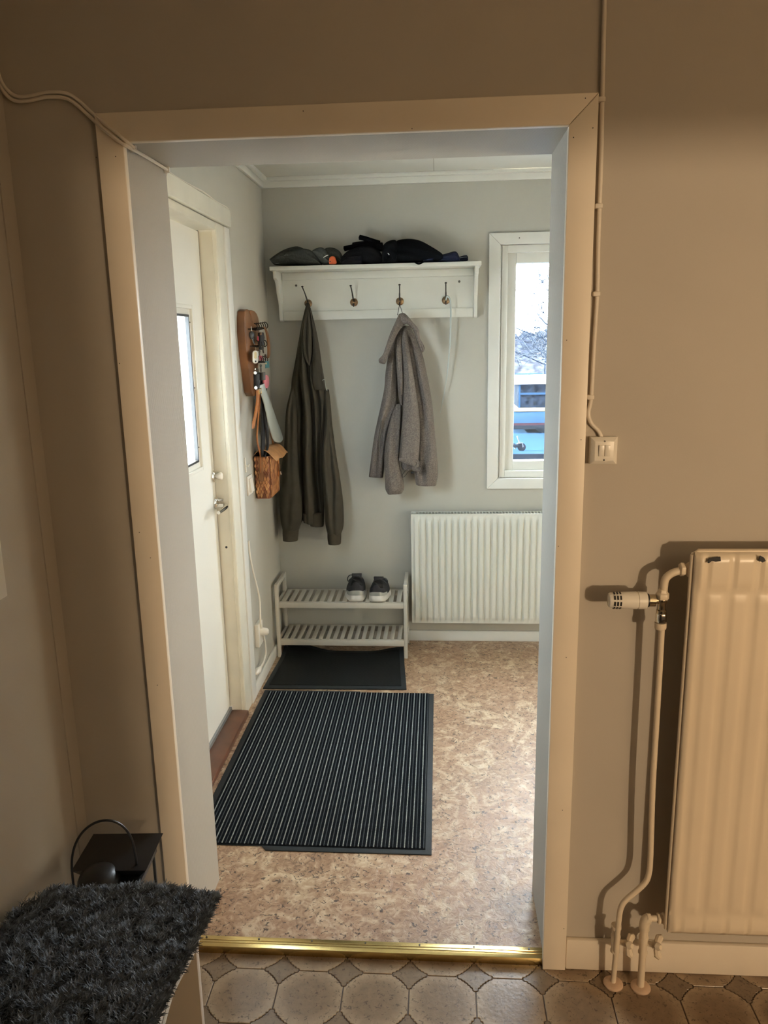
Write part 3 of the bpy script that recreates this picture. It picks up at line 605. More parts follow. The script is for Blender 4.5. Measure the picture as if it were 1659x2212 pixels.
# sleeves
sl = cloth(z4((205, 735), (178, 850), (150, 985), (132, 1300), (108, 1500), (98, 1750), (102, 1900), (118, 1985)), z4((240, 745), (245, 850), (252, 1000), (258, 1300), (268, 1500), (285, 1720), (292, 1880), (262, 1988)), [3.785, 3.775, 3.765, 3.762, 3.76, 3.76, 3.76, 3.76], [.02, .032, .04, .046, .05, .054, .05, .034], .045,
      [([.5, .5, .45, .4, .45, .5, .45, .5], [0, -.004, -.008, -.004, .004, -.006, -.006, 0], .014)], nu=30, nv=60, wob=.002, seed=5).build('sleeve', 'hoodie', o, smooth=True, angle=180)
cloth(z4((120, 1972), (120, 2030), (124, 2082)), z4((260, 1976), (256, 2030), (250, 2082)), 3.76, .034, .034, nu=26, nv=12).build('cuff', 'hoodierib', sl, smooth=True, angle=180)
sl = cloth(z4((478, 800), (482, 950), (478, 1120), (455, 1380), (462, 1560), (472, 1750), (484, 1930), (505, 2030)), z4((512, 800), (530, 950), (545, 1120), (580, 1370), (612, 1560), (638, 1770), (640, 1950), (620, 2025)), [3.785, 3.775, 3.765, 3.755, 3.755, 3.755, 3.755, 3.76], [.016, .03, .038, .046, .05, .052, .05, .034], .05,
      [([.4, .4, .45, .62, .6, .5, .45, .5], [0, -.004, -.006, -.016, -.014, -.008, -.004, 0], .012), ([.2, .2, .2, .25, .25, .3, .4, .5], [0, 0, 0, .006, .008, .006, .003, 0], .014)], nu=30, nv=60, wob=.002, seed=9).build('sleeve', 'hoodie', o, smooth=True, angle=180)
cloth(z4((502, 2018), (503, 2070), (510, 2112)), z4((621, 2012), (620, 2065), (617, 2110)), 3.758, .034, .034, nu=26, nv=12).build('cuff', 'hoodierib', sl, smooth=True, angle=180)
cloth(z4((290, 1850), (294, 1890), (300, 1928)), z4((352, 1852), (351, 1890), (350, 1930)), 3.765, .024, .02, nu=16, nv=10).build('hem', 'hoodierib', o, smooth=True, angle=180)
cloth(z4((352, 1850), (353, 1900), (356, 1958)), z4((462, 1845), (466, 1900), (470, 1962)), 3.768, .028, .02, nu=18, nv=10).build('hem', 'hoodierib', o, smooth=True, angle=180)
q = [W(*p, 1, 3.735) for p in z4((462, 720), (468, 710), (478, 712), (484, 735), (490, 780), (500, 805))]
MB().tube(crom(q, 20), .0014, 6).build('drawstring', 'horn', o)
# hang loop on the hook
MB().tube(crom([np.array([-.629, 3.80, 1.752]), W(*z4((338, 80))[0], 1, 3.788), W(*z4((335, 120))[0], 1, 3.77)], 10), [.010] * 10, 10).build('hang_loop', 'hoodie', o, smooth=True)

# ------------------------------------------------------------------ brown fleece jacket
z5 = lambda *p: zm(770, 640, .20798, p)
o = thing('fleece_jacket', (-.17, 3.80, .84), 'brown fleece jacket hanging by its loop from the coat rack', 'jacket')
def fl_part(nm, A, B, y0, dp, bk, gr=(), nu=34, nv=60, sd=1, wob=.0022, par=None):
    return cloth(z5(*A), z5(*B), y0, dp, bk, gr, nu, nv, wob, sd).build(nm, 'fleece', par or o, smooth=True, angle=180)
# right sleeve and side
fl_part('sleeve', [(470, 300), (500, 450), (540, 650), (580, 900), (615, 1200), (632, 1450), (625, 1650), (602, 1830), (620, 1955)], [(560, 310), (640, 480), (690, 620), (735, 820), (785, 1100), (818, 1450), (838, 1680), (845, 1850), (828, 1960)], [3.80, 3.79, 3.785, 3.78, 3.775, 3.77, 3.77, 3.77, 3.77], [.02, .04, .05, .055, .058, .06, .06, .055, .045], .05,
        [([.3, .3, .35, .35, .4, .45, .4, .35, .4], [0, -.006, -.008, -.012, -.016, -.012, -.016, -.02, -.004], .018)], sd=2)
# left front with pocket
lf = fl_part('front', [(395, 330), (350, 500), (318, 680), (298, 820), (288, 960), (252, 1140), (225, 1260), (185, 1450), (158, 1640), (128, 1870)], [(500, 330), (480, 500), (440, 680), (430, 820), (428, 960), (420, 1120), (380, 1240), (330, 1420), (300, 1640), (278, 1880)], [3.80, 3.79, 3.78, 3.775, 3.77, 3.77, 3.77, 3.77, 3.77, 3.77], [.03, .045, .05, .052, .055, .055, .05, .045, .042, .03], .045,
        [([.7, .72, .75, .78, .75, .7, .6, .55, .6, .7], [0, -.006, -.008, -.008, -.004, -.008, -.016, -.012, -.01, 0], .014)], sd=4)
# middle folds
fl_part('fold', [(412, 380), (402, 520), (412, 700), (422, 850), (432, 1000), (455, 1130)], [(470, 350), (478, 520), (490, 700), (496, 850), (496, 1000), (492, 1130)], [3.76, 3.745, 3.738, 3.735, 3.735, 3.745], [.014, .022, .026, .028, .026, .010], .02, nu=18, sd=6)
cp_ = fl_part('front', [(458, 330), (470, 480), (486, 700), (490, 900), (486, 1100), (474, 1300), (458, 1520), (442, 1705)], [(515, 320), (545, 520), (582, 740), (612, 940), (642, 1150), (660, 1370), (656, 1560), (640, 1770)], [3.755, 3.738, 3.728, 3.722, 3.716, 3.712, 3.712, 3.715], [.014, .026, .032, .036, .04, .042, .042, .034], .02, [([.3] * 8, [0, -.003, -.005, -.006, -.006, -.005, -.004, 0], .012)], nu=24, sd=7)
MB().tube(crom([W(*p, 1, 3.690) for p in z5((445, 1700), (480, 1688), (530, 1690), (590, 1700), (642, 1720))], 20), .008, 10).build('hem', 'fleece', cp_, smooth=True)
MB().tube(crom([W(*p, 1, 3.692) for p in z5((640, 1715), (632, 1760), (600, 1775), (590, 1790), (640, 1800), (650, 1775))], 20), .009, 10).build('hem_curl', 'fleece', cp_, smooth=True)
# left sleeve in front
fl_part('sleeve', [(395, 1120), (360, 1250), (318, 1420), (292, 1600), (288, 1760), (296, 1900), (300, 2000), (325, 2055)], [(470, 1110), (472, 1250), (462, 1420), (448, 1600), (450, 1760), (486, 1880), (496, 1990), (470, 2048)], [3.765, 3.745, 3.735, 3.73, 3.73, 3.73, 3.73, 3.735], [.016, .032, .038, .04, .042, .044, .042, .02], .04,
        [([.6, .55, .6, .7, .6, .5, .5, .5], [0, -.01, -.014, -.010, -.006, -.004, 0, 0], .012)], nu=28, sd=8)
fl_part('lining', [(470, 1700), (465, 1760), (480, 1800)], [(590, 1700), (585, 1780), (560, 1810)], 3.745, .012, .012, nu=14, nv=14, sd=3)
# hood collar
hd = fl_part('hood', [(440, 186), (395, 285), (345, 400), (305, 520), (275, 605), (232, 655), (236, 692)], [(510, 290), (460, 335), (412, 415), (372, 500), (335, 600), (305, 690), (290, 705)], [3.735, 3.715, 3.702, 3.695, 3.69, 3.69, 3.70], [.02, .026, .028, .028, .026, .022, .008], .02, nu=20, nv=40, sd=11)
fl_part('hood_edge', [(436, 188), (480, 172), (520, 192), (580, 262), (640, 335), (662, 430), (706, 525), (704, 565)], [(470, 320), (505, 290), (530, 292), (572, 330), (606, 400), (632, 480), (670, 572), (692, 584)], [3.738, 3.718, 3.708, 3.702, 3.698, 3.70, 3.705, 3.71], [.018, .026, .028, .028, .026, .024, .020, .008], .02, nu=20, nv=44, sd=12, par=hd)
for pts in [((450, 108), (436, 150), (425, 196)), ((452, 108), (468, 145), (478, 180))]:
    MB().tube([np.array([-.184, 3.793, 1.744])] + [W(*p, 1, 3.77) for p in z5(*pts)][1:], .0016, 6).build('hang_loop', 'black', o)
MB().tube(crom([W(*p, 1, 3.722) for p in z5((262, 1290), (250, 1400), (238, 1500), (240, 1620))], 16), .0018, 6).build('zip', 'black', lf)
MB().tube(crom([W(*p, 1, 3.71) for p in z5((560, 1780), (520, 1800), (480, 1850), (460, 1890), (500, 1870), (545, 1810), (560, 1785))], 30), .0014, 6).build('drawcord', 'black', o)
MB().lathe([(.006, 0), (.008, .004), (.006, .010)], W(*z5((580, 1840))[0], 1, 3.73), (0, 0, 1), 10).build('toggle', 'black', o)

# ------------------------------------------------------------------ thin hanging rod
rp = [np.array([.036, 3.786, 1.757])] + [W(x, y, 1, yy) for x, y, yy in [(966, 640, 3.784), (971, 645, 3.79), (973.5, 660, 3.795), (973.5, 700, 3.80), (972, 740, 3.805), (968, 790, 3.81), (962, 835, 3.82), (951, 892, 3.835)]]
o = MB().tube(crom(rp, 50), [.0042] * 30 + [.0042 - .0026 * k / 19 for k in range(20)], 10).build('hanging_rod', 'horn', None, smooth=True)
tag(o, 'thin pale curved rod hanging from a bronze hook beside the window', 'rod')

# ------------------------------------------------------------------ wooden key board on the left hall wall
KX = -.802
def kw(px, py, x=KX): p = W(px, py, 0, x); return p
z3 = lambda *p: zm(520, 660, .0904, p)
o = thing('key_board', (HX, 3.44, 1.34), 'brown wooden key board shaped like a sole with rows of black hooks', 'key board')
kout = [kw(*p) for p in z3((165, 85), (110, 130), (95, 300), (100, 620), (150, 1200), (215, 1700), (265, 2080), (310, 2165), (365, 2150), (395, 1900), (430, 1400), (455, 900), (450, 450), (420, 280), (385, 190), (330, 130), (270, 112), (225, 120), (285, 390), (215, 170), (195, 100))]
MB().prism([(p[1], p[2]) for p in kout], lambda a, b_, t_: (t_, a, b_), HX, KX).build('board', 'keywood', o, bev=.003)
def khook(x0, y0, x1, y1, w):
    pa = kw(x0, y0); pb = kw(x1, y1); return pa, pb
for (ax_, ay_, bx_, by_, n_) in [(170, 560, 420, 520, 6), (220, 968, 400, 950, 4), (270, 1335, 420, 1330, 4)]:
    for k in range(n_):
        t_ = k / (n_ - 1); p = kw(*z3((ax_ + (bx_ - ax_) * t_, ay_ + (by_ - ay_) * t_))[0])
        MB().tube(crom([p + np.array(d) for d in ((-.003, 0, 0), (.018, 0, -.002), (.034, 0, -.006), (.043, 0, .004), (.038, 0, .018), (.028, 0, .022))], 16), .0022, 8).build('hook', 'iron', o, smooth=True)
GK = 'keys and straps on the key board'
def hang(name, label, cat, px, py, x): 
    p = W(px, py, 0, x); return thing(name, tuple(p), label, cat, GK), p
def slab(outline, X, th): # outline in photo px, on plane x=X, given thickness
    pts = [W(*p, 0, X) for p in outline]; return MB().prism([(p[1], p[2]) for p in pts], lambda a, b_, t_: (t_, a, b_), X - th / 2, X + th / 2)
def pill(cx, cy, w, h, n=8):
    r = w / 2; return [(cx + r * math.cos(a), cy - h / 2 + r - r * math.sin(a)) for a in [math.pi * k / n for k in range(n + 1)]] + [(cx - r * math.cos(a), cy + h / 2 - r + r * math.sin(a)) for a in [math.pi * k / n for k in range(n + 1)]]
XF = KX + .030
o, p = hang('key_fob', 'white oval key fob with a paper insert', 'key fob', 551, 758, XF)
slab(pill(*z3((350, 1230))[0], 10.2, 28), XF, .005).build('frame', 'fob', o, bev=.001)
slab(pill(*z3((352, 1190))[0], 5.2, 15), XF + .0028, .001).build('insert', 'fobpaper', o)
slab(pill(*z3((356, 1335))[0], 3, 3.4), XF + .003, .0008).build('eyelet', 'black', o)
MB().tube([W(*q, 0, XF) for q in z3((352, 1110), (354, 1060), (356, 1000))], .0014, 6).build('ring', 'key', o)
def key_at(px, py, ln, lab, X=XF, tilt=0):
    o, p = hang('door_key', lab, 'key', px, py, X)
    slab(pill(px, py, 4.2, 6), X, .003).build('bow', 'key', o, bev=.0006)
    slab([(px - 1, py + 2), (px + 1.2, py + 2), (px + 1.2 + tilt, py + ln), (px - .6 + tilt, py + ln), (px - 1.4 + tilt * .6, py + ln * .7)], X, .002).build('blade', 'key', o)
key_at(547, 733, 11, 'silver key hanging under the black round fob', XF, 2)
key_at(560, 759, 14, 'silver key beside the white oval fob', XF + .004, .8)
key_at(567, 748, 15, 'silver key hanging behind the row of black hooks', KX + .04, 2)
key_at(573, 768, 10, 'silver key on the bunch above the teal card', KX + .04, .5)
key_at(563, 790, 14, 'silver key hanging over the black leash clip', KX + .03, .4)
o, p = hang('round_fob', 'black round fob on the top hook row', 'key fob', 543.5, 724, XF)
MB().lathe([(.009, -.008), (.016, -.004), (.017, .002), (.012, .008), (.003, .010)], p, (1, -.2, 0), 16).build('fob', 'black', o, smooth=True)
MB().tube([p + np.array([0, 0, .012]), p + np.array([0, .002, .035])], .002, 6).build('ring', 'key', o)
for pts, X, mt_, lab in [(((395, 740), (430, 730), (465, 790), (455, 830), (410, 860), (400, 800)), XF, 'maroon', 'small dark red tag on the top hook row'), (((455, 1190), (510, 1210), (530, 1290), (490, 1330), (450, 1290)), XF + .006, 'maroon', 'small dark red tag beside the oval key fob')]:
    o, p = hang('key_tag', lab, 'tag', *z3(pts[0])[0], X); slab(z3(*pts), X, .004).build('tag', mt_, o, bev=.0008)
o, p = hang('key_pouch', 'black key pouch hanging from the top hook row', 'key fob', *z3((490, 740))[0], XF + .004)
slab(z3((440, 650), (520, 640), (545, 760), (530, 900), (520, 1060), (470, 1060), (440, 900)), XF + .004, .012).build('pouch', 'webbing', o, bev=.003)
slab(pill(*z3((480, 670))[0], 4, 7), XF + .012, .003).build('stud', 'bronze', o, bev=.0008)
o, p = hang('teal_card', 'teal card tag on a key bunch', 'tag', *z3((630, 1320))[0], KX + .045)
slab(z3((590, 1330), (670, 1330), (680, 1480), (590, 1500)), KX + .045, .002).build('card', 'teal', o)
slab(pill(*z3((605, 1385))[0], 3.4, 4), KX + .0465, .0008).build('dot', 'fobpaper', o)
o, p = hang('leather_loop', 'brown leather loop hanging at the outer end of the hooks', 'strap', *z3((575, 520))[0], KX + .045)
cl = [W(*q, 0, KX + .045) for q in z3((555, 505), (600, 580), (640, 720), (662, 900), (672, 1080), (668, 1180), (655, 1255))]
mb = MB(); C_ = crom(cl, 24); ws = [2, 3.2, 4.2, 4.6, 4.6, 4.4, 2]
for i in range(23):
    w0, w1 = lerp_list([.008, .011, .015, .018, .019, .018, .007], i / 23), lerp_list([.008, .011, .015, .018, .019, .018, .007], (i + 1) / 23)
    a, c = C_[i], C_[i + 1]
    mb.hexa([(a[0] - .003, a[1] - w0, a[2]), (a[0] + .003, a[1] - w0, a[2]), (a[0] - .003, a[1] + w0, a[2]), (a[0] + .003, a[1] + w0, a[2]), (c[0] - .003, c[1] - w1, c[2]), (c[0] + .003, c[1] - w1, c[2]), (c[0] - .003, c[1] + w1, c[2]), (c[0] + .003, c[1] + w1, c[2])])
mb.build('loop', 'leatherd', o)
o, p = hang('leash_grip', 'black grip with a steel ring and a tan leather strap below', 'leash', 555, 800, XF)
MB().tube([W(*q, 0, XF) for q in z3((375, 1640), (380, 1800), (385, 1960))], .0135, 12).build('grip', 'webbing', o, smooth=True)
MB().tube(crom([W(*q, 0, XF) for q in z3((350, 1520), (390, 1510), (425, 1550), (425, 1590), (400, 1610))], 16), .003, 8).build('ring', 'key', o, smooth=True)
MB().tube([W(*q, 0, XF) for q in z3((345, 1610), (410, 1605))], .007, 8).build('collar', 'key', o)
MB().tube([W(*q, 0, XF + .003) for q in z3((360, 1965), (412, 1968))], .007, 8).build('collar', 'key', o)
def strap(pts_px, X, w, th, n=30):
    C_ = crom([W(*p, 0, (X if not hasattr(X, '__len__') else X[i])) for i, p in enumerate(pts_px)], n); mb = MB(); rg = []
    for i, c in enumerate(C_):
        ww = lerp_list(w, i / (n - 1)) / 2
        rg.append([c + np.array(d) for d in ((-th / 2, -ww, 0), (th / 2, -ww, 0), (th / 2, ww, 0), (-th / 2, ww, 0))])
    return mb.rings(rg)
z3b = lambda *p: zm(500, 640, .2080, p)
strap(z3b((275, 975), (272, 1080), (255, 1200), (235, 1300), (226, 1372)), XF + .003, [.040, .040, .042, .042, .024], .005).build('leather_strap', 'leather', o)
yb = W(*z3b((283, 985))[0], 0, XF)
MB().tube(crom([yb + np.array([.006, a, c]) for a, c in ((-.02, .012), (-.02, -.012), (.02, -.012), (.02, .012), (-.02, .012))], 5), .0022, 6).build('buckle', 'brass', o)
o, p = hang('dog_leash', 'black webbing leash hanging in a long loop behind the shoehorn', 'leash', 565, 835, KX + .02)
strap(z3b((312, 800), (318, 900), (318, 1000), (325, 1200), (330, 1400), (325, 1560), (330, 1660)), KX + .012, [.05, .045, .05, .055, .06, .06, .05], .006).build('webbing', 'webbing', o)
strap(z3b((345, 820), (355, 930), (350, 1100), (352, 1250), (372, 1430), (376, 1560), (345, 1665)), KX + .022, [.03, .035, .03, .03, .032, .032, .03], .006).build('webbing', 'webbing', o)
MB().tube([W(*q, 0, KX + .03) for q in z3b((318, 790), (322, 870))], .014, 10).build('clip', 'black', o, smooth=True)
o, p = hang('pink_tag', 'round pink disc behind the shoehorn', 'tag', *z3((605, 1700))[0], KX + .030)
slab([(570 + 0, 0)] and [tuple(z3((605 + 62 * math.cos(a), 1820 + 160 * math.sin(a)))[0]) for a in [k * 2 * math.pi / 24 for k in range(24)]], KX + .030, .008).build('disc', 'pink', o, bev=.002)
# shoehorn
o, p = hang('shoehorn', 'pale grey plastic shoehorn hanging at a slant from the key board', 'shoehorn', *z3b((320, 900))[0], -.77)
L_ = z3b((292, 925), (300, 985), (335, 1090), (362, 1200), (385, 1310), (410, 1400), (428, 1465), (452, 1505), (480, 1518)); R_ = z3b((335, 895), (362, 975), (402, 1080), (440, 1190), (478, 1300), (508, 1380), (530, 1450), (533, 1490), (505, 1512))
a_ = crom(L_, 40); b_ = crom(R_, 40); rg = []
for i in range(40):
    X = -.775 + .012 * i / 39; pa = W(*a_[i], 0, X); pb = W(*b_[i], 0, X); fr_ = []; bk_ = []
    for k in range(13):
        u = k / 12; e = 1 - (2 * u - 1) ** 2; c = pa + (pb - pa) * u
        fr_.append(c + np.array([.010 * e, -.006 * e, 0])); bk_.append(c + np.array([.010 * e - .0035, -.006 * e, 0]))
    rg.append(fr_ + bk_[::-1])
MB().rings(rg).build('blade', 'horn', o, smooth=True, angle=60)
MB().tube(crom([W(*q, 0, -.772) for q in z3((455, 1900), (490, 1880), (520, 1920), (515, 1945))], 10), .0024, 6).build('hang_hook', 'iron', o)

# ------------------------------------------------------------------ birch bark bag
z6 = lambda *p: zm(530, 930, .0723, p)
o = thing('birch_bark_bag', tuple(W(575, 1077, 0, -.77)), 'woven birch bark shoulder bag hanging on the hall wall', 'bag')
bw0, bw1 = HX + .004, HX + .074     # back, front depth
yl, yr, zt, zb = 3.385, 3.59, 1.078, .882
def bag_pt(u, v, s):  # u along front width, v up, s depth 0 back..1 front
    ins = .012 * (1 - v); return np.array([bw0 + (bw1 - bw0) * s - ins * s * .5, yl + (yr - yl) * u + ins * (1 - 2 * u), zb + (zt - zb) * v])
mb = MB(); rg = []
for j in range(7):
    v = j / 6; rg.append([bag_pt(*q) for q in ((.04, v, 0), (0, v, .1), (0, v, .5), (0, v, .93), (.05, v, 1), (.5, v, 1.02), (.95, v, 1), (1, v, .93), (1, v, .5), (1, v, .1), (.96, v, 0))])
mb.rings(rg).build('body', 'barkd', o, smooth=True, angle=50)
def diamond(c, du, dv, nrm, mt_):
    c, du, dv, nrm = map(np.array, (c, du, dv, nrm))
    v = [c - du, c - dv, c + du, c + dv]; q = [p + nrm * .0005 for p in v] + [c + (p - c) * .84 + nrm * .0045 for p in v]
    MB().add(q, [(4, 5, 6, 7), (0, 1, 5, 4), (1, 2, 6, 5), (2, 3, 7, 6), (3, 0, 4, 7)]).build('bark_square', mt_, o)
kinds = ['bark', 'barkl', 'bark', 'barkd', 'bark']
nr = 11; hz2 = (zt - zb - .03) / nr
for j in range(nr + 1):
    zc = zb + .017 + j * hz2
    v_ = (zc - zb) / (zt - zb)
    for k in range(6):                      # the camera side (faces -y)
        s = (k + (.5 if j % 2 else 0)) / 5
        if .06 < s < .96: diamond(bag_pt(0, v_, s) + np.array([0, -.0008, 0]), (.0068, 0, 0), (0, 0, hz2 * .98), (0, -1, 0), R.choice(kinds))
    for k in range(14):                     # the front (faces +x)
        u = (k + (.5 if j % 2 else 0)) / 13.5
        if .05 < u < .97: diamond(bag_pt(u, v_, 1.02) + np.array([.001, 0, 0]), (0, .0074, 0), (0, 0, hz2 * .98), (1, 0, 0), R.choice(kinds))
MB().box(bw0 + .004, bw1 - .004, yl + .004, yr - .004, zt - .004, zt + .001).build('opening', 'bag_in', o)
# lid: arched bark flap over the top
rg = []
for i in range(15):
    t_ = i / 14; xx = bw0 + .002 + (bw1 - bw0 + .032) * t_; zz = zt + .010 + .022 * math.sin(math.pi * min(1, t_ * 1.05)) - .030 * t_ ** 2
    rg.append([np.array([xx, yl + .012 + (yr - yl + .05) * k / 8, zz + .004 * math.sin(k * 1.2 + i * .4) - .003]) for k in range(9)] + [np.array([xx, yl + .012 + (yr - yl + .05) * k / 8, zz + .004 * math.sin(k * 1.2 + i * .4)]) for k in range(8, -1, -1)])
MB().rings(rg).build('lid', 'barkl', o, smooth=True, angle=50)
st = MB().box(bw1 + .006, bw1 + .010, 3.535, 3.555, .960, 1.075).build('lid_strap', 'leather', o, bev=.001)
MB().box(bw1 + .010, bw1 + .014, 3.533, 3.557, .985, 1.02).build('keeper', 'leatherd', st, bev=.001)
MB().tube([(bw1 + .014, 3.545, .985), (bw1 + .018, 3.550, .968)], .004, 8).build('stud', 'key', st)
def bagstrap(pts, w): 
    C_ = crom(pts, 30); rg = [[c + np.array(d) for d in ((-.0015, -w / 2, 0), (.0015, -w / 2, 0), (.0015, w / 2, 0), (-.0015, w / 2, 0))] for c in C_]; return MB().rings(rg)
tp = W(*z3b((300, 1010))[0], 0, -.79)
bagstrap([np.array([-.800, yl - .004, 1.005]), np.array([-.798, yl - .005, 1.08]), W(*z3b((268, 1500))[0], 0, -.792), W(*z3b((272, 1350))[0], 0, -.795), tp, np.array([-.797, 3.455, 1.40])], .018).build('shoulder_strap', 'leather', o)
bagstrap([np.array([-.80, yr - .01, 1.05]), np.array([-.80, yr, 1.09]), W(*z3b((440, 1580))[0], 0, -.805), W(*z3b((415, 1450))[0], 0, -.808), W(*z3b((360, 1180))[0], 0, -.81), np.array([-.80, 3.46, 1.40])], .016).build('shoulder_strap', 'leather', o)
MB().box(-.811, -.789, yl - .0065, yl - .0035, .965, 1.075).build('strap_end', 'leatherd', o, bev=.001)
# ------------------------------------------------------------------ shoe rack, shoes
o = thing('shoe_rack', (-.49, 3.71, FZ), 'pale grey wooden shoe rack with two slatted shelves', 'shoe rack')
RX0, RX1, RF, RB, RT = -.818, -.158, 3.60, 3.822, .405
for x0 in (RX0, RX1 - .018):
    MB().box(x0, x0 + .018, RF, RF + .024, FZ, RT).build('leg', 'rackgrey', o, bev=.003)
    MB().box(x0, x0 + .018, RB - .024, RB, FZ, RT + .0).build('leg', 'rackgrey', o, bev=.003)
    MB().box(x0 + .001, x0 + .017, RF + .004, RB - .004, RT - .024, RT - .001).build('top_rail', 'rackgrey', o, bev=.003)
    for zz in (.302, .105): MB().box(x0 + .002, x0 + .016, RF + .022, RB - .022, zz - .020, zz + .004).build('side_rail', 'rackgrey', o, bev=.002)
for zz, n_, x0_ in ((.310, 16, 0), (.112, 17, 0)):
    for ya in (RF + .001, RB - .021): MB().box(RX0 + .018, RX1 - .018, ya, ya + .020, zz - .028, zz + .001).build('shelf_rail', 'rackgrey', o, bev=.002)
    w_ = (RX1 - RX0 - .044) / n_
    me = None
    for k in range(n_):
        xx = RX0 + .022 + k * w_
        if me is None:
            s_ = MB().box(xx + .006, xx + w_ - .010, RF + .012, RB - .012, zz - .006, zz + .0035).build('slat', 'rackgrey', o, bev=.0015); me = s_.data; x_first = xx
        else:
            c_ = s_.copy(); COL.objects.link(c_); c_.location = (xx - x_first, 0, 0); c_.parent = o

def shoe(cx, cy, rz, label, hi=1.0, flip=1):
    o = thing('running_shoe', (cx, cy, .3138), label, 'shoe', 'pair of running shoes on the shoe rack')
    L = .215; n = 40
    def plan(s, grow=0):   # s angle; heel at -y
        c, sn = math.cos(s), math.sin(s)
        y = L / 2 + (L / 2 + grow) * (-c); t_ = y / L
        w = (.0445 + .008 * math.sin(max(0, min(1, t_)) * 2.6)) * (1 if 0 <= t_ <= 1 else 1)
        ex = abs(sn) ** .5 * (1 if sn >= 0 else -1)
        return np.array([(w + grow) * ex + .006 * flip * math.sin(t_ * 3.1), y])
    ang = [2 * math.pi * k / n for k in range(n)]
    def ring(grow, zf, squeeze=1, shift=0):
        out = []
        for s in ang:
            p = plan(s, grow); t_ = p[1] / L; out.append(np.array([p[0] * squeeze, p[1], zf(t_, s)]))
        return out
    def place(r): 
        cr_, sr_ = math.cos(rz), math.sin(rz); return [np.array([cx + p[0] * cr_ - p[1] * sr_, cy + p[0] * sr_ + p[1] * cr_, .3138 + p[2]]) for p in r]
    lift = lambda t_: .010 * max(0, t_ - .75) / .25 + .004 * max(0, .12 - t_) / .12
    sole = [ring(-.004, lambda t_, s: lift(t_)), ring(.003, lambda t_, s: lift(t_) + .008), ring(.001, lambda t_, s: .020 - .006 * t_ + lift(t_)), ring(-.002, lambda t_, s: .030 - .010 * t_ + lift(t_)), ring(-.004, lambda t_, s: .036 - .014 * t_ + lift(t_))]
    MB().rings([place(r) for r in sole]).build('sole', 'sole', o, smooth=True, angle=70)
    def up(k):   # k 0..1 from sole edge to collar
        out = []
        for s in ang:
            p = plan(s, -.004); t_ = max(0, min(1, p[1] / L)); c, sn = math.cos(s), math.sin(s)
            col = np.array([.030 * (abs(sn) ** .8) * (1 if sn >= 0 else -1), .055 + .048 * (-c)])
            front = .5 - .5 * c
            zt_ = (.083 - .018 * math.sin(front * math.pi) ** 1.0 + .012 * front ** 3 + (.012 if front < .08 else 0) * (1 - front / .08)) * hi
            z0_ = .032 - .014 * t_ + lift(t_)
            e = k ** (1.0 + 1.2 * front)
            xy = p * (1 - e) + col * e
            bul = .006 * math.sin(k * math.pi) * (1 - front)
            zz = z0_ + (zt_ - z0_) * (k ** (1 - .45 * front))
            nrm = np.array([sn, -c * .6]); xy = xy + nrm * bul
            out.append(np.array([xy[0], xy[1], zz]))
        return out
    MB().rings([place(up(k / 9)) for k in range(10)], caps=False).build('upper', 'shoe', o, smooth=True, angle=180)
    top = up(1.0); inner = [[p * np.array([sc, 1, 1]) + np.array([0, (0.055 - p[1]) * (1 - sc), -dz]) for p in top] for sc, dz in ((1, 0), (.93, .001), (.86, .012), (.84, .045))]
    MB().rings([place(r) for r in inner]).build('lining', 'shoein', o, smooth=True, angle=180)
    # silver heel counter: proud patch over the heel
    pr = []
    for k in range(6):
        kk = .02 + k / 5 * .38; r = up(kk); seg = [r[i % n] for i in range(-7, 8)]
        pr.append([p + np.array([0, -.0028, 0]) + np.array([.0025 * (1 if p[0] > 0 else -1), 0, 0]) * min(1, abs(p[0]) / .02) for p in seg])
    pr = [[r[i] + np.array([0, 0, -.010 * (1 - ((i - 7) / 7) ** 2) * 0]) for i in range(15)] for r in pr]
    v = [p for r in pr for p in place(r)]; f = [(j * 15 + i, j * 15 + i + 1, j * 15 + i + 16, j * 15 + i + 15) for j in range(5) for i in range(14)]
    MB().add(v, f).build('heel_counter', 'silver', o, smooth=True, angle=180)
    tg = [np.array([x, y, z * hi]) for x, y, z in ((-.022, .098, .070), (.022, .098, .070), (.026, .112, .104), (-.026, .112, .104))]
    MB().add(place(tg) + place([p + np.array([0, .010, 0]) for p in tg]), [(0, 1, 2, 3), (4, 5, 6, 7), (0, 1, 5, 4), (2, 3, 7, 6), (1, 2, 6, 5), (3, 0, 4, 7)]).build('tongue', 'shoe', o, bev=.003)
    for q in range(3):
        zz = (.094 - .004 * q) * hi; yy = .108 + q * .016
        MB().tube(place([np.array(p) for p in ((-.026, yy, zz - .012), (-.012, yy + .004, zz), (.012, yy + .002, zz + .001), (.026, yy, zz - .012))]), .003, 6).build('lace', 'black', o)
    MB().tube(place(crom([np.array((flip * a, b__, c * hi)) for a, b__, c in ((.012, .112, .096), (.034, .105, .100), (.046, .100, .088), (.044, .100, .072), (.034, .106, .080), (.014, .112, .094))], 22)), .0024, 6).build('lace_bow', 'black', o, smooth=True)
    return o
shoe(-.408, 3.598, .07, 'dark running shoe with a white sole and taller collar, bow on the key board side', 1.10, -1)
shoe(-.309, 3.592, -.04, 'dark running shoe with a white sole and lower collar, bow on the radiator side', .96, 1)

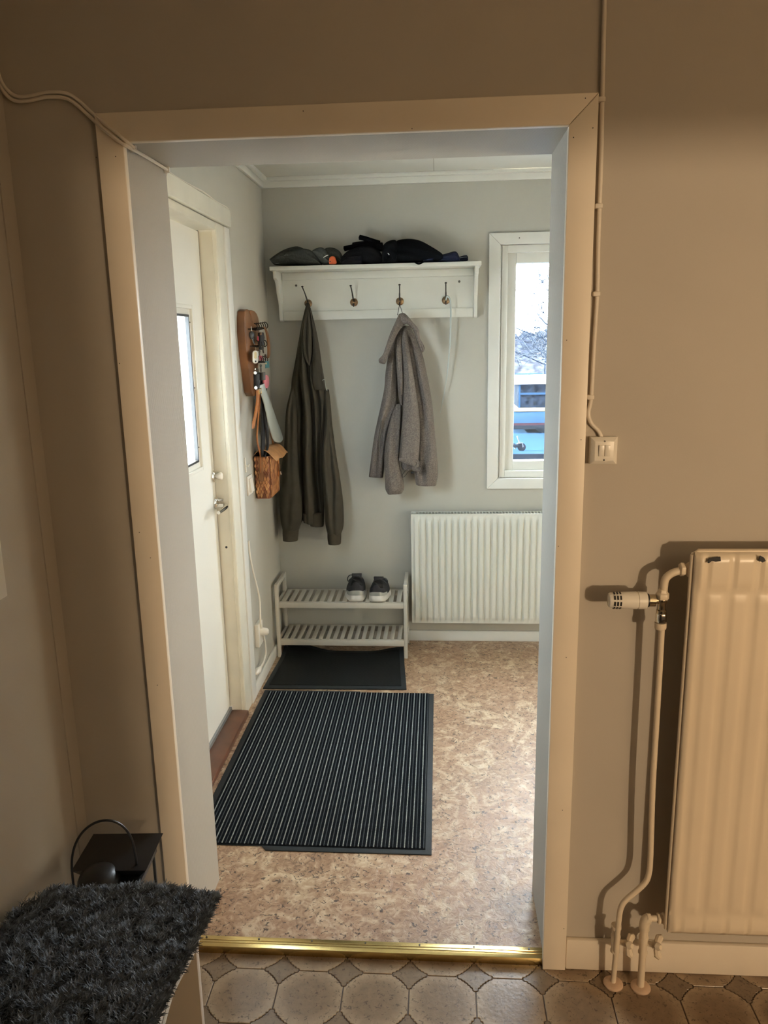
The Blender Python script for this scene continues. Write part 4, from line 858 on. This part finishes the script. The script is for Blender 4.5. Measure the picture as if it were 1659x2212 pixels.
# ------------------------------------------------------------------ mats
o = thing('striped_door_mat', (-.41, 2.66, FZ), 'large black door mat with thin light stripes', 'door mat')
MX0, MX1, MY0, MY1 = -.800, -.026, 2.097, 3.222
ol = [(MX0, 2.118), (-.565, 2.118), (-.548, MY0), (MX1, MY0), (MX1, 3.208), (-.36, 3.208), (-.36, MY1), (MX0, MY1)]
MB().prism(ol, lambda a, b_, t_: (a, b_, t_), FZ, FZ + .0035).build('rubber_edge', 'rubber', o, bev=.001)
px0, px1, py0, py1 = MX0 + .026, MX1 - .020, 2.119, 3.207
MB().box(px0, px1, py0, py1, FZ + .003, FZ + .006).build('pile', 'pile', o, bev=.001)
nst = 30; st_ = (px1 - px0) / nst
first = {}
for k in range(nst):
    for kind, off, w_, h_, mt_ in (('light_stripe', .30, .0042, .0082, 'pilelight'), ('grey_stripe', .78, .0048, .0076, 'pilegrey'), ('pile_rib', .05, .0085, .0078, 'pile'), ('pile_rib_b', .55, .0085, .0078, 'pile')):
        x = px0 + (k + off) * st_
        if kind not in first:
            nm = kind.replace('_b', '')
            first[kind] = (MB().box(x - w_ / 2, x + w_ / 2, py0 + .003, py1 - .003, FZ + .005, FZ + h_).build(nm, mt_, o, bev=.0012, seg=1), x)
        else:
            s_, x_ = first[kind]; c_ = s_.copy(); COL.objects.link(c_); c_.location = (x - x_, 0, 0); c_.parent = o
# black scraper mat partly under the shoe rack, far corners curling up
o = thing('scraper_mat', (-.48, 3.48, FZ), 'plain black ribbed rubber mat under the shoe rack', 'door mat')
nx, ny = 40, 22; top = []; 
def sm(x): x = max(0, min(1, x)); return x * x * (3 - 2 * x)
def m2(u, v):
    xl = -.812 + .016 * v; xr = -.150 - .034 * v
    yb_ = 3.236 + (3.247 - 3.236) * u; yf = 3.690 - .020 * math.sin(math.pi * u) + .02 * (1 - u)
    x = xl + (xr - xl) * u; y = yb_ + (yf - yb_) * v
    curl = sm((v - .70) / .3) * (.034 * sm((.42 - u) / .34) + .020 * sm((u - .72) / .25))
    return np.array([x, y, FZ + .006 + curl])
G = [[m2(i / nx, j / ny) for i in range(nx + 1)] for j in range(ny + 1)]
def sheet(G, th):
    a, b_ = len(G), len(G[0]); mb = MB(); v = [p for r in G for p in r] + [p - np.array([0, 0, th]) for r in G for p in r]; n = a * b_; f = []
    for j in range(a - 1):
        for i in range(b_ - 1):
            k = j * b_ + i; f += [(k, k + 1, k + b_ + 1, k + b_), (n + k + b_, n + k + b_ + 1, n + k + 1, n + k)]
    rim = [i for i in range(b_)] + [j * b_ + b_ - 1 for j in range(1, a)] + [(a - 1) * b_ + i for i in range(b_ - 2, -1, -1)] + [j * b_ for j in range(a - 2, 0, -1)]
    for i in range(len(rim)): p, q = rim[i], rim[(i + 1) % len(rim)]; f.append((p, n + p, n + q, q))
    return mb.add(v, f)
sheet(G, .005).build('rubber_edge', 'rubber', o, smooth=True, angle=50)
G2 = [[m2(.035 + .93 * i / nx, .07 + .86 * j / ny) + np.array([0, 0, .0022]) for i in range(nx + 1)] for j in range(ny + 1)]
sheet(G2, .0022).build('ribbed_field', 'mat2', o, smooth=True, angle=50)

# ------------------------------------------------------------------ radiators
def relief_panel(x0, x1, z0, z1, yf, yb_, fn, nx, nz):
    mb = MB(); v = []; f = []
    xs = [x0 + (x1 - x0) * i / nx for i in range(nx + 1)]; zs = [z0 + (z1 - z0) * (j / nz) for j in range(nz + 1)]
    for z in zs:
        for x in xs: v.append((x, yf - fn(x, z), z))
    w = nx + 1
    for j in range(nz):
        for i in range(nx): f.append((j * w + i, j * w + i + 1, (j + 1) * w + i + 1, (j + 1) * w + i))
    rim = [i for i in range(w)] + [j * w + nx for j in range(1, nz + 1)] + [nz * w + i for i in range(nx - 1, -1, -1)] + [j * w for j in range(nz - 1, 0, -1)]
    k = len(v); v += [(v[r][0], yb_, v[r][2]) for r in rim]
    for i in range(len(rim)): f.append((rim[i], k + i, k + (i + 1) % len(rim), rim[(i + 1) % len(rim)]))
    f.append(tuple(range(k, k + len(rim)))); return mb.add(v, f)
# hall radiator
o = thing('hall_radiator', (.4, FY, .145), 'white ribbed panel radiator under the hall window', 'radiator')
X0, X1, Z0, Z1, YF = -.140, 1.25, .147, .718, 3.762
PT = .03245
def rib(x, z):
    t_ = ((x - X0 - .012) / PT) % 1.0
    if x < X0 + .012 or x > X1 - .012: return 0
    prof_ = sm(t_ / .22) if t_ < .4 else (1 - sm((t_ - .72) / .16))
    ez = min(1, max(0, (z - Z0 - .010) / .018), 1) * min(1, max(0, (Z1 - .012 - z) / .022))
    return .0105 * prof_ * sm(ez)
relief_panel(X0, X1, Z0, Z1, YF, YF + .014, rib, 42 * 12, 44).build('front_panel', 'radwhite', o, smooth=True, angle=60)
MB().box(X0 + .004, X1 - .004, FY - .030, FY - .018, Z0, Z1).build('rear_panel', 'radwhite', o)
MB().box(X0 - .001, X0 + .003, YF + .010, FY - .018, Z0 + .002, Z1 + .004).box(X1 - .003, X1 + .001, YF + .010, FY - .018, Z0 + .002, Z1 + .004).build('side_cover', 'radwhite', o, bev=.001)
gt = MB().box(X0, X1, YF - .001, YF + .012, Z1 - .002, Z1 + .006).box(X0, X1, FY - .034, FY - .018, Z1 - .002, Z1 + .006)
for k in range(85): gt.box(X0 + .020 + k * .01605, X0 + .0248 + k * .01605, YF + .012, FY - .034, Z1 + .000, Z1 + .0055)
gt.build('top_grille', 'radwhite', o)
MB().box(X0 + .01, X1 - .01, YF + .02, FY - .036, Z0 + .02, Z1 - .003).build('slot_shade', 'seal', o)  # black filler block: paints the shade seen through the grille slots
for xx in (.1, .85): MB().box(xx, xx + .03, FY - .019, FY - .002, .3, .64).build('bracket', 'radwhite', o)
# near radiator
o = thing('old_radiator', (.95, DY, .19), 'cream painted old panel radiator with chipped paint beside the doorway', 'radiator')
X0n, X1n, Z0n, Z1n = .541, 1.62, .188, 1.128
def flute(x, z):
    t_ = ((x - X0n - .02) / .052) % 1.0
    e = sm((z - Z0n - .055) / .02) * sm((Z1n - .085 - z) / .02)
    ridge = .5 - .5 * math.cos(2 * math.pi * t_)
    edge = sm((x - X0n) / .012) * sm((X1n - x) / .012) * sm((z - Z0n) / .012) * sm((Z1n - z) / .012)
    head = (1 - sm((Z1n - .070 - z) / .012)) * .0045 * (1 if (t_ > .25) else .35) + (1 - sm((z - Z0n - .035) / .012)) * .003 * (1 if t_ > .2 else .2)
    return edge * (.004 + .0030 * e * sm(ridge * 1.5) + head)
relief_panel(X0n, X1n, Z0n, Z1n, 1.612, 1.622, flute, 260, 90).build('front_panel', 'radcream', o, smooth=True, angle=70)
MB().box(X0n + .001, X1n - .001, 1.622, 1.648, Z0n + .006, Z1n - .006).build('rear_panel', 'radcream', o, bev=.006)
MB().tube([(X0n - .002, 1.622, Z0n + .004), (X0n - .002, 1.622, Z1n - .008), (X0n + .010, 1.622, Z1n + .001), (X1n, 1.622, Z1n + .001)], .005, 10).build('welded_edge', 'radcream', o, smooth=True)
def blob(pts, nm, mat_='chip'):
    q = [W(*p, 1, 1.5990) for p in pts]; MB().prism([(p[0], p[2]) for p in q], lambda a, b_, t_: (a, t_, b_), 1.5985, 1.6015).build(nm, mat_, o)
zr = lambda *p: zm(1230, 1150, .2586, p)
blob(zr((1155, 255), (1165, 222), (1200, 212), (1262, 205), (1265, 240), (1220, 245), (1190, 238), (1165, 258)), 'paint_chip')
blob(zr((1582, 232), (1595, 195), (1625, 210), (1640, 238), (1612, 252)), 'paint_chip')
for xx in (.75, 1.35): MB().box(xx, xx + .03, 1.648, DY - .002, .5, .9).build('bracket', 'radcream', o)
# upper connection and valve
PYp = 1.640
def wp(x, y): return W(x, y, 1, PYp)
uc = MB().tube(crom([wp(1490, 1231), wp(1470, 1233), wp(1452, 1238), wp(1438, 1250), wp(1434, 1268), wp(1433, 1280)], 24), .0085, 14).build('inlet_elbow', 'radcream', o, smooth=True)
q1, q2 = wp(1492, 1230), wp(1470, 1234)
MB().lathe([(.012, -.002), (.017, 0), (.017, .006), (.0125, .008), (.0125, .013), (.0155, .014), (.0155, .022), (.010, .024)], (X0n + .002, PYp, q1[2]), (-1, 0, 0), 6).build('union_nut', 'radcream', uc, bev=.001)
v_ = thing('thermostat_valve', tuple(wp(1430, 1345)), 'white thermostatic valve head on a brass radiator valve', 'valve')
vb = wp(1430, 1297)
MB().lathe([(.0150, -.004), (.0150, .008), (.0115, .011), (.010, .018)], vb + np.array([0, 0, .008]), (0, 0, 1), 6).build('top_nut', 'radcream', v_, bev=.001)
MB().lathe([(.0105, -.030), (.0105, -.022), (.008, -.020), (.008, -.008), (.0115, -.002), (.0115, .006), (.0085, .010)], vb, (0, 0, 1), 18).build('body', 'nickel', v_, smooth=True, angle=50)
MB().lathe([(.0095, -.052), (.0125, -.050), (.0125, -.030), (.0105, -.028)], vb, (0, 0, 1), 6).build('union_nut', 'chrome', v_, bev=.001)
MB().lathe([(.0115, -.066), (.0130, -.063), (.0130, -.051)], vb, (0, 0, 1), 14).build('compression_nut', 'radcream', v_, smooth=True, angle=50)
MB().lathe([(.0075, 0), (.0075, .014), (.0135, .015), (.0135, .030), (.011, .032)], vb, (-1, 0, 0), 18).build('neck', 'nickel', v_, smooth=True, angle=40)
MB().lathe([(.004, 0), (.004, .012)], vb, (1, 0, 0), 10).build('vent_screw', 'nickel', v_)
hx_ = vb[0] - .030; tipx = wp(1314, 1297)[0]; HL = hx_ - tipx; ho = (hx_, PYp, vb[2])
MB().lathe([(.0148, -.001), (.0150, .003)], ho, (-1, 0, 0), 24).build('collar', 'black', v_, smooth=True, angle=40)
hd = MB().lathe([(.0165, .003), (.0192, .005), (.0195, HL * .26), (.0180, HL * .265), (.0180, HL * .285), (.0195, HL * .29), (.0188, HL * .6), (.0168, HL * .95), (.0155, HL * .985), (.0130, HL), (.0125, HL * .985), (.001, HL * .98)], ho, (-1, 0, 0), 40).build('thermostat_head', 'plastic', v_, smooth=True, angle=35)
for ai, aa in enumerate((-.15, .62, -.95, 1.4, -1.7)):
    for k in range(3):
        cxp = hx_ - HL * (.72 + .075 * k); rr = .0176
        c = np.array([cxp, PYp - rr * math.cos(aa), vb[2] + rr * math.sin(aa)]); u = np.array([0, math.sin(aa), math.cos(aa)]); n_ = np.array([0, -math.cos(aa), math.sin(aa)]); e = np.array([.0016, 0, 0])
        MB().hexa([c - e - u * .0046 - n_ * .001, c + e - u * .0046 - n_ * .001, c - e - u * .0046 + n_ * .0012, c + e - u * .0046 + n_ * .0012, c - e + u * .0046 - n_ * .001, c + e + u * .0046 - n_ * .001, c - e + u * .0046 + n_ * .0012, c + e + u * .0046 + n_ * .0012]).build('slot', 'black', hd)
# supply pipe
o = thing('supply_pipe', (.43, 1.66, 0), 'thin cream radiator pipe running from the floor up to the thermostat valve', 'pipe')
pp = [wp(1430, 1345), wp(1425, 1440), wp(1418, 1560), wp(1410, 1700), wp(1405, 1850), wp(1402, 1885), wp(1394, 1906), wp(1372, 1927), wp(1350, 1946), wp(1341, 1962), wp(1337, 1985), wp(1333, 2028)]
pe = np.array([pp[-1][0] - .001, 1.652, .002])
MB().tube(crom(pp, 70) + [np.array([pp[-1][0], 1.645, .09]), pe], .0068, 12).build('pipe', 'radcream', o, smooth=True)
def floorvalve(o, base, ztop, hdl):
    x, y = base
    MB().lathe([(.0115, ztop - .075), (.0115, ztop - .072), (.0095, ztop - .068), (.0105, ztop - .045), (.0115, ztop - .035), (.0120, ztop - .030), (.0100, ztop - .026), (.0100, ztop - .010), (.0125, ztop - .008), (.0125, ztop)], (x, y, 0), (0, 0, 1), 16).build('valve_body', 'radcream', o, smooth=True, angle=40)
    zc = ztop - .045
    hb = MB().lathe([(.0065, .008), (.0065, .020), (.0090, .021), (.0090, .026)], (x, y, zc), (1, -.35, 0), 10).build('spindle', 'radcream', o, smooth=True, angle=40)
    c = np.array([x + .030, y - .0105, zc]); ax_ = np.array([.94, -.33, 0.]); u = np.array([.33, .94, 0]); w_ = np.array([0, 0, 1.])
    for a in (0.4, 2.5, 4.3):
        e = (u * math.cos(a) + w_ * math.sin(a)); MB().tube([c, c + e * .010, c + e * .021 + ax_ * .003, c + e * .026 + ax_ * .009], [.0075, .0080, .0095, .0055], 8).build('handle_lobe', 'radcream', hb, smooth=True)
    MB().lathe([(.024, 0), (.024, .0035), (.021, .006), (.0105, .0065)], (x, y, .0005), (0, 0, 1), 28).build('rosette', 'rosette', o, smooth=True, angle=40)
floorvalve(o, (pe[0], 1.650), .172, 1)
o = thing('return_pipe', (.50, 1.66, 0), 'short cream radiator return pipe with an elbow and a valve', 'pipe')
rx = wp(1392, 2000)[0]; rz_ = wp(1392, 1986)[2]
MB().tube(crom([(X0n + .004, PYp, rz_ + .004), (X0n - .025, PYp, rz_ + .004), (rx + .012, PYp, rz_ + .003), (rx + .003, PYp, rz_ - .002), (rx, PYp, rz_ - .014), (rx, PYp, rz_ - .03)], 20), [.0075] * 8 + [.0125] * 10 + [.011] * 2, 14).build('elbow', 'radcream', o, smooth=True)
MB().lathe([(.012, 0), (.0165, .001), (.0165, .006), (.0118, .008), (.0118, .014), (.0140, .016), (.0125, .020)], (X0n + .002, PYp, rz_ + .004), (-1, 0, 0), 6).build('union_nut', 'radcream', o, bev=.001)
MB().lathe([(.0125, .034), (.0125, .042), (.0098, .044)], (X0n, PYp, rz_ + .004), (-1, 0, 0), 6).build('union_nut', 'radcream', o, bev=.001)
MB().tube([(rx, PYp, rz_ - .02), (rx, PYp, .10), (rx + .001, PYp + .004, .002)], .0088, 12).build('pipe', 'radcream', o, smooth=True)
floorvalve(o, (rx + .001, PYp + .003), rz_ - .022, 1)

# ------------------------------------------------------------------ bench with cushion and shaggy throw
o = thing('low_bench', (-.70, .95, 0), 'low white edged bench with panel legs beneath the shaggy throw', 'bench')
MB().box(LX + .014, -.510, .35, 1.385, .378, .398).build('seat', 'bench', o, bev=.002)
MB().box(LX + .014, -.492, 1.292, 1.308, 0, .395).build('panel_leg', 'bench', o, bev=.0015)
MB().box(LX + .014, -.492, .42, .436, 0, .378).build('panel_leg', 'bench', o, bev=.0015)
cs = thing('seat_cushion', (-.70, .95, .398), 'cream cloth seat cushion lying on the bench under the throw', 'cushion')
def cush(u, v, top):
    a = abs(2 * u - 1); b_ = abs(2 * v - 1); e = (1 - a ** 10) * (1 - b_ ** 14)
    x = LX + .016 + (-.490 - LX - .016) * u + .004 * math.sin(v * 31) * (u > .9); y = .37 + 1.035 * v
    return np.array([x, y, .3985 + (.018 + .017 * e ** .5 + .002 * math.sin(23 * v + 9 * u) if top else .018 - .017 * e ** .5)])
GT = [[cush(i / 24, j / 40, True) for i in range(25)] for j in range(41)]; GB = [[cush(i / 24, j / 40, False) for i in range(25)] for j in range(41)]
mb = MB(); v = [p for r in GT for p in r] + [p for r in GB for p in r]; n = 25 * 41; f = []
for j in range(40):
    for i in range(24): k = j * 25 + i; f += [(k, k + 1, k + 26, k + 25), (n + k + 25, n + k + 26, n + k + 1, n + k)]
rim = list(range(25)) + [j * 25 + 24 for j in range(1, 41)] + [1000 + i for i in range(23, -1, -1)] + [j * 25 for j in range(39, 0, -1)]
for i in range(len(rim)): p, q = rim[i], rim[(i + 1) % len(rim)]; f.append((p, n + p, n + q, q))
mb.add(v, f).build('cover', 'cushion', cs, smooth=True, angle=180)
MB().tube(crom([GT[int(j)][24] + np.array([.001, 0, -.006]) for j in np.linspace(2, 39, 30)], 60), .004, 8).build('piping', 'cushion', cs, smooth=True)
th = thing('shaggy_throw', (-.70, .95, .436), 'charcoal shaggy throw spread over the bench cushion', 'throw')
TZ = .446
def tz(x, y): return TZ + .004 * math.sin(17 * x + 5 * y) + .004 * math.sin(11 * y - 3 * x)
def edge_x(y):   # right edge of the throw against the length of the bench
    return lerp_list([-.60, -.585, -.555, -.520, -.497, -.488, -.478, -.470], max(0, min(1, (y - .40) / .96)))
def thp(u, v):
    y = .40 + (1.385 - .40) * v - .006 * math.sin(u * 7); xl = LX + .03 + .05 * sm((v - .93) / .07); xr = edge_x(y)
    return np.array([xl + (xr - xl) * u, y, 0])
G = []
for j in range(37):
    row = []
    for i in range(21):
        p = thp(i / 20, j / 36); e = sm(min(i, 20 - i) / 2) * sm(min(j, 36 - j) / 2); p[2] = tz(p[0], p[1]) - .006 * (1 - e); row.append(p)
    G.append(row)
sheet(G, .004).build('backing', 'furbase', th, smooth=True, angle=180)
rng = np.random.default_rng(5); NT = 70000
us = rng.random(NT); vs_ = .42 + .58 * rng.random(NT)
m_ = rng.random(NT) < .08; us[m_] = .965 + .035 * rng.random(m_.sum()); m_ = rng.random(NT) < .05; vs_[m_] = .975 + .025 * rng.random(m_.sum())
P0 = np.array([thp(u, v) for u, v in zip(us, vs_)])
P0[:, 2] = [tz(p[0], p[1]) for p in P0]
hx1, hy1 = P0[:, 0], P0[:, 1]
clump = np.sin(61 * hx1 + 3 * np.sin(37 * hy1)) * np.sin(53 * hy1 + 3 * np.sin(43 * hx1))
an = 2.4 * (np.sin(47 * hx1 + 2.5 * np.sin(31 * hy1)) + .8 * np.sin(59 * hy1 + 2.5 * np.sin(41 * hx1))) + rng.normal(0, .7, NT)
an = np.where(us > .955, rng.normal(0, .9, NT), an); an = np.where(vs_ > .97, rng.normal(1.4, .9, NT), an)
ln = rng.uniform(.010, .021, NT) * (1 + .30 * clump); lean = rng.uniform(.4, 1.2, NT); w = rng.uniform(.0005, .0010, NT); curl = rng.normal(0, 1.1, NT)
V = np.zeros((NT, 8, 3))
cpos = P0 - np.array([0, 0, .002])
ts_ = (0, .4, .75, 1.0); wf = (1, 1, .85, .25)
for q in range(4):
    a2 = an + curl * ts_[q]; d = np.stack([np.cos(a2), np.sin(a2), 0 * a2], 1)
    if q: cpos = cpos + (ts_[q] - ts_[q - 1]) * ln[:, None] * (d * (lean * (.4 + .9 * ts_[q]))[:, None] + np.array([0, 0, 1.]) * (.95 - .75 * lean * ts_[q])[:, None])
    sd_ = np.stack([-np.sin(a2), np.cos(a2), 0 * a2 + .5], 1) * (w * wf[q])[:, None]
    V[:, q * 2] = cpos - sd_; V[:, q * 2 + 1] = cpos + sd_
V = V.reshape(-1, 3); kk = (np.arange(NT) * 8)[:, None, None]
Fc = (kk + np.array([[0, 1, 3, 2], [2, 3, 5, 4], [4, 5, 7, 6]])).reshape(-1, 4).tolist()
org = ORG[th.name]; me = bpy.data.meshes.new('pile'); me.from_pydata((V - org).tolist(), [], Fc); me.materials.append(M['fur'])
po = bpy.data.objects.new('pile', me); COL.objects.link(po); po.parent = th; po['kind'] = 'stuff'

# ------------------------------------------------------------------ lantern on the floor behind the bench
o = thing('metal_lantern', (-.755, 1.535, 0), 'black metal lantern with a bail handle standing in the corner', 'lantern')
lc = np.array([-.755, 1.535]); ca_, sa_ = math.cos(.06), math.sin(.06)
def lp(a, b_, z): return (lc[0] + a * ca_ - b_ * sa_, lc[1] + a * sa_ + b_ * ca_, z)
def lbox(mb, a0, a1, b0, b1, z0, z1, t_=1.0): 
    ca2, cb2 = (a0 + a1) / 2, (b0 + b1) / 2
    return mb.hexa([lp(a, b_, z0) for b_ in (b0, b1) for a in (a0, a1)] + [lp(ca2 + (a - ca2) * t_, cb2 + (b_ - cb2) * t_, z1) for b_ in (b0, b1) for a in (a0, a1)])
lbox(MB(), -.075, .075, -.075, .075, 0, .012).build('base', 'black', o, bev=.002)
for a in (-.066, .060):
    for b_ in (-.066, .060): lbox(MB(), a, a + .006, b_, b_ + .006, .012, .385).build('post', 'black', o)
lbox(MB(), -.070, .070, -.070, .070, .372, .384).build('collar', 'black', o)
lbox(MB(), -.062, .062, -.036, .062, .384, .414, 1.38).build('roof', 'black', o)
dm = MB().lathe([(.047, 0), (.046, .012), (.040, .026), (.028, .034), (.012, .037)], lp(-.022, -.060, .386), (0, 0, 1), 24).build('vent_dome', 'black', o, smooth=True)
for j in range(3):
    for k in range(5):
        aa = -1.75 + k * .17; zz = .392 + j * .0075; rr = (.0470, .0462, .0440)[j]
        c = np.array(lp(-.022 + rr * math.cos(aa), -.060 + rr * math.sin(aa), zz)); MB().lathe([(.0024, -.001), (.0024, .0008)], c, (math.cos(aa), math.sin(aa), .25), 6).build('vent_hole', 'zinc', dm)
for b_ in (-.066, .066): MB().box(*(lambda p, q: (min(p[0], q[0]), max(p[0], q[0]), min(p[1], q[1]), max(p[1], q[1])))(lp(-.06, b_ - .001, 0), lp(.06, b_ + .001, 0)), .02, .37).build('pane', 'glass', o)
ha = W(158, 1905, 2, .398); hb_ = W(295, 1866, 2, .416)
ap = [ha + np.array([0, 0, -.02])] + [ha + (hb_ - ha) * (.5 - .5 * math.cos(math.pi * k / 16)) + np.array([0, 0, .004 + .128 * math.sin(math.pi * k / 16) ** .75]) for k in range(17)] + [hb_ + np.array([0, 0, -.012])]
MB().tube(crom(ap, 50), .0028, 8).build('handle', 'black', o, smooth=True)

# ------------------------------------------------------------------ lamp behind the added partition (out of frame, lights the tiled room)
o = thing('lamp_table', (2.06, -1.7, 0), 'small white side table behind the added partition', 'table')
MB().box(1.81, 2.31, -1.95, -1.45, .70, .73).build('table_top', 'bench', o, bev=.003)
for a in (1.83, 2.26):
    for b_ in (-1.93, -1.50): MB().box(a, a + .03, b_, b_ + .03, 0, .70).build('leg', 'bench', o)
lo = thing('table_lamp', (LAMP_POS[0], LAMP_POS[1], .73), 'bare bulb table lamp on the table behind the added partition', 'lamp')
MB().lathe([(.07, 0), (.07, .012), (.012, .02), (.010, .53), (.020, .535), (.020, .565)], (LAMP_POS[0], LAMP_POS[1], .73), (0, 0, 1), 20).build('stand', 'brass', lo, smooth=True, angle=40)
ld = bpy.data.lights.new('lamp_bulb', 'POINT'); ld.energy = LAMP_W; ld.color = (1.0, .74, .47); ld.shadow_soft_size = .05
l_ = bpy.data.objects.new('lamp_bulb', ld); COL.objects.link(l_); l_.location = (0, 0, LAMP_POS[2] - .73); l_.parent = lo

# ------------------------------------------------------------------ outside the window
GZ = -1.2
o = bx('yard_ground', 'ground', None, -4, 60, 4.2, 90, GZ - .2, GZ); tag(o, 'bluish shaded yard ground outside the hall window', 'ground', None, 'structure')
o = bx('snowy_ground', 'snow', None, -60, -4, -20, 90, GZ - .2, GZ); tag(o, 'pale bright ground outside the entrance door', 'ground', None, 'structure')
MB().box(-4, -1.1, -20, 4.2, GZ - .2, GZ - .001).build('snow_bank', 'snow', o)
VY = 23.0
def vz(py): return W(1145, py, 1, VY)[2]
o = thing('parked_van', (4.5, VY, GZ), 'blue parked van with a white roof and dark side windows', 'van')
xa, xb = 2.2, 7.4
MB().box(xa, xb, VY, VY + 1.9, vz(927), vz(889)).build('body', 'vanblue', o, bev=.03)
MB().box(xa, xb, VY - .02, VY + 1.9, vz(889), vz(881)).build('belt_line', 'vancream', o, bev=.01)
MB().box(xa + .15, xb - .15, VY + .05, VY + 1.85, vz(881), vz(830)).build('window_band', 'vanglass', o)
for k in range(5): MB().box(xa + .15 + k * 1.2, xa + .20 + k * 1.2, VY + .035, VY + .06, vz(881), vz(830)).build('pillar', 'vanblue', o)
MB().box(xa + .15, xb - .15, VY + .03, VY + .06, vz(853), vz(848.5)).build('window_bar', 'vanblue', o)
MB().box(xa, xb, VY - .05, VY + 1.9, vz(830), vz(816)).build('roof', 'vanwhite', o, bev=.03)
MB().box(xa, xb, VY - .012, VY + .02, vz(918.5), vz(914)).build('red_stripe', 'vanred', o)
MB().box(xa, xb, VY - .015, VY + .02, vz(927), vz(919)).build('skirt', 'tyre', o)
for xx in (xa + .9, xb - .9): MB().lathe([(.30, 0), (.30, .2)], (xx, VY + .05, GZ + .30), (0, 1, 0), 24).build('wheel', 'tyre', o)
o = thing('hand_cart', tuple(W(1120, 974, 2, GZ)), 'small wheeled cart with a thin handle standing in the yard', 'cart')
cy = ORG[o.name][1]; cwp = lambda x, y: W(x, y, 1, cy)
MB().lathe([(.085, 0), (.105, .01), (.105, .05), (.085, .06)], cwp(1127, 966), (0, 1, 0), 16).build('wheel', 'tyre', o)
MB().tube([cwp(1112, 970), cwp(1118, 958), cwp(1128, 957), cwp(1130, 966)], .02, 8).build('fork', 'birch', o)
MB().tube([cwp(1117, 942), cwp(1120, 950), cwp(1123, 957)], .018, 8).build('handle', 'birch', o)
MB().tube([cwp(1108, 960), cwp(1113, 964), cwp(1120, 962)], .045, 8).build('tray', 'tyre', o)
o = bx('low_fence', 'tyre', None, -2, 14, 15.6, 15.66, GZ, W(1145, 981, 1, 15.6)[2]); tag(o, 'low dark edging strip across the yard below the hall window', 'edging')
def tree(x, y, h, sd, trunk, label):
    r = random.Random(sd); mbt, mbw = MB(), MB()
    def br(p, d, ln, rad, lev):
        n = 4; pts = [p]
        for k in range(n):
            d = d + np.array([r.gauss(0, .16), r.gauss(0, .10), r.gauss(.02, .10)]); d = d / np.linalg.norm(d); pts.append(pts[-1] + d * ln / n)
        (mbt if lev < 1 else mbw).tube(pts, [rad * (1 - .14 * k) for k in range(n + 1)], 4 if lev else 8, caps=False)
        if lev < 4:
            for k in range(9 if lev == 0 else 4):
                i = r.randint(1, n); e = d * .7 + np.array([r.gauss(0, .8), r.gauss(0, .5), r.gauss(.1, .4)]); br(pts[i], e / np.linalg.norm(e), ln * r.uniform(.40, .62), max(.011, rad * .46), lev + 1)
    br(np.array([x, y, GZ]), np.array([0, 0, 1.]), h, h * .016, 0)
    t_ = thing('bare_tree', (x, y, GZ), label, 'tree', 'trees beyond the van')
    mbt.build('trunk', trunk, t_, smooth=True); mbw.build('branches', 'twig', t_, kind='stuff')
for i, (x, y, h) in enumerate([(4.0, 27.5, 3.3), (6.0, 28.5, 3.5), (4.5, 32, 3.8), (7.0, 34, 4.0), (5.3, 37.5, 4.4), (8.0, 41, 4.8), (6.0, 45, 5.0)]):
    tree(x, y, h, 20 + i, 'birch' if i % 2 else 'twig', 'bare leafless pale trunked tree beyond the parked van' if i % 2 else 'bare leafless dark trunked tree beyond the parked van')
hr_ = random.Random(4); rows = []
for j in range(6):
    rows.append([np.array([-30 + 80 * i / 120, 62 + 14 * j / 5 * .8, GZ + (3.6 + .9 * math.sin(i * .31) + .5 * math.sin(i * 1.7 + j) + hr_.uniform(-.35, .35)) * math.sin(.5 * math.pi * min(1, j / 4))]) for i in range(121)])
v = [p for r in rows for p in r]; f = [(j * 121 + i, j * 121 + i + 1, j * 121 + i + 122, j * 121 + i + 121) for j in range(5) for i in range(120)]
o = MB().add(v, f).build('hill_backdrop', 'hill', None, smooth=True, angle=60); tag(o, 'pale hazy wooded hillside far behind the bare trees', 'hill', None, 'structure')
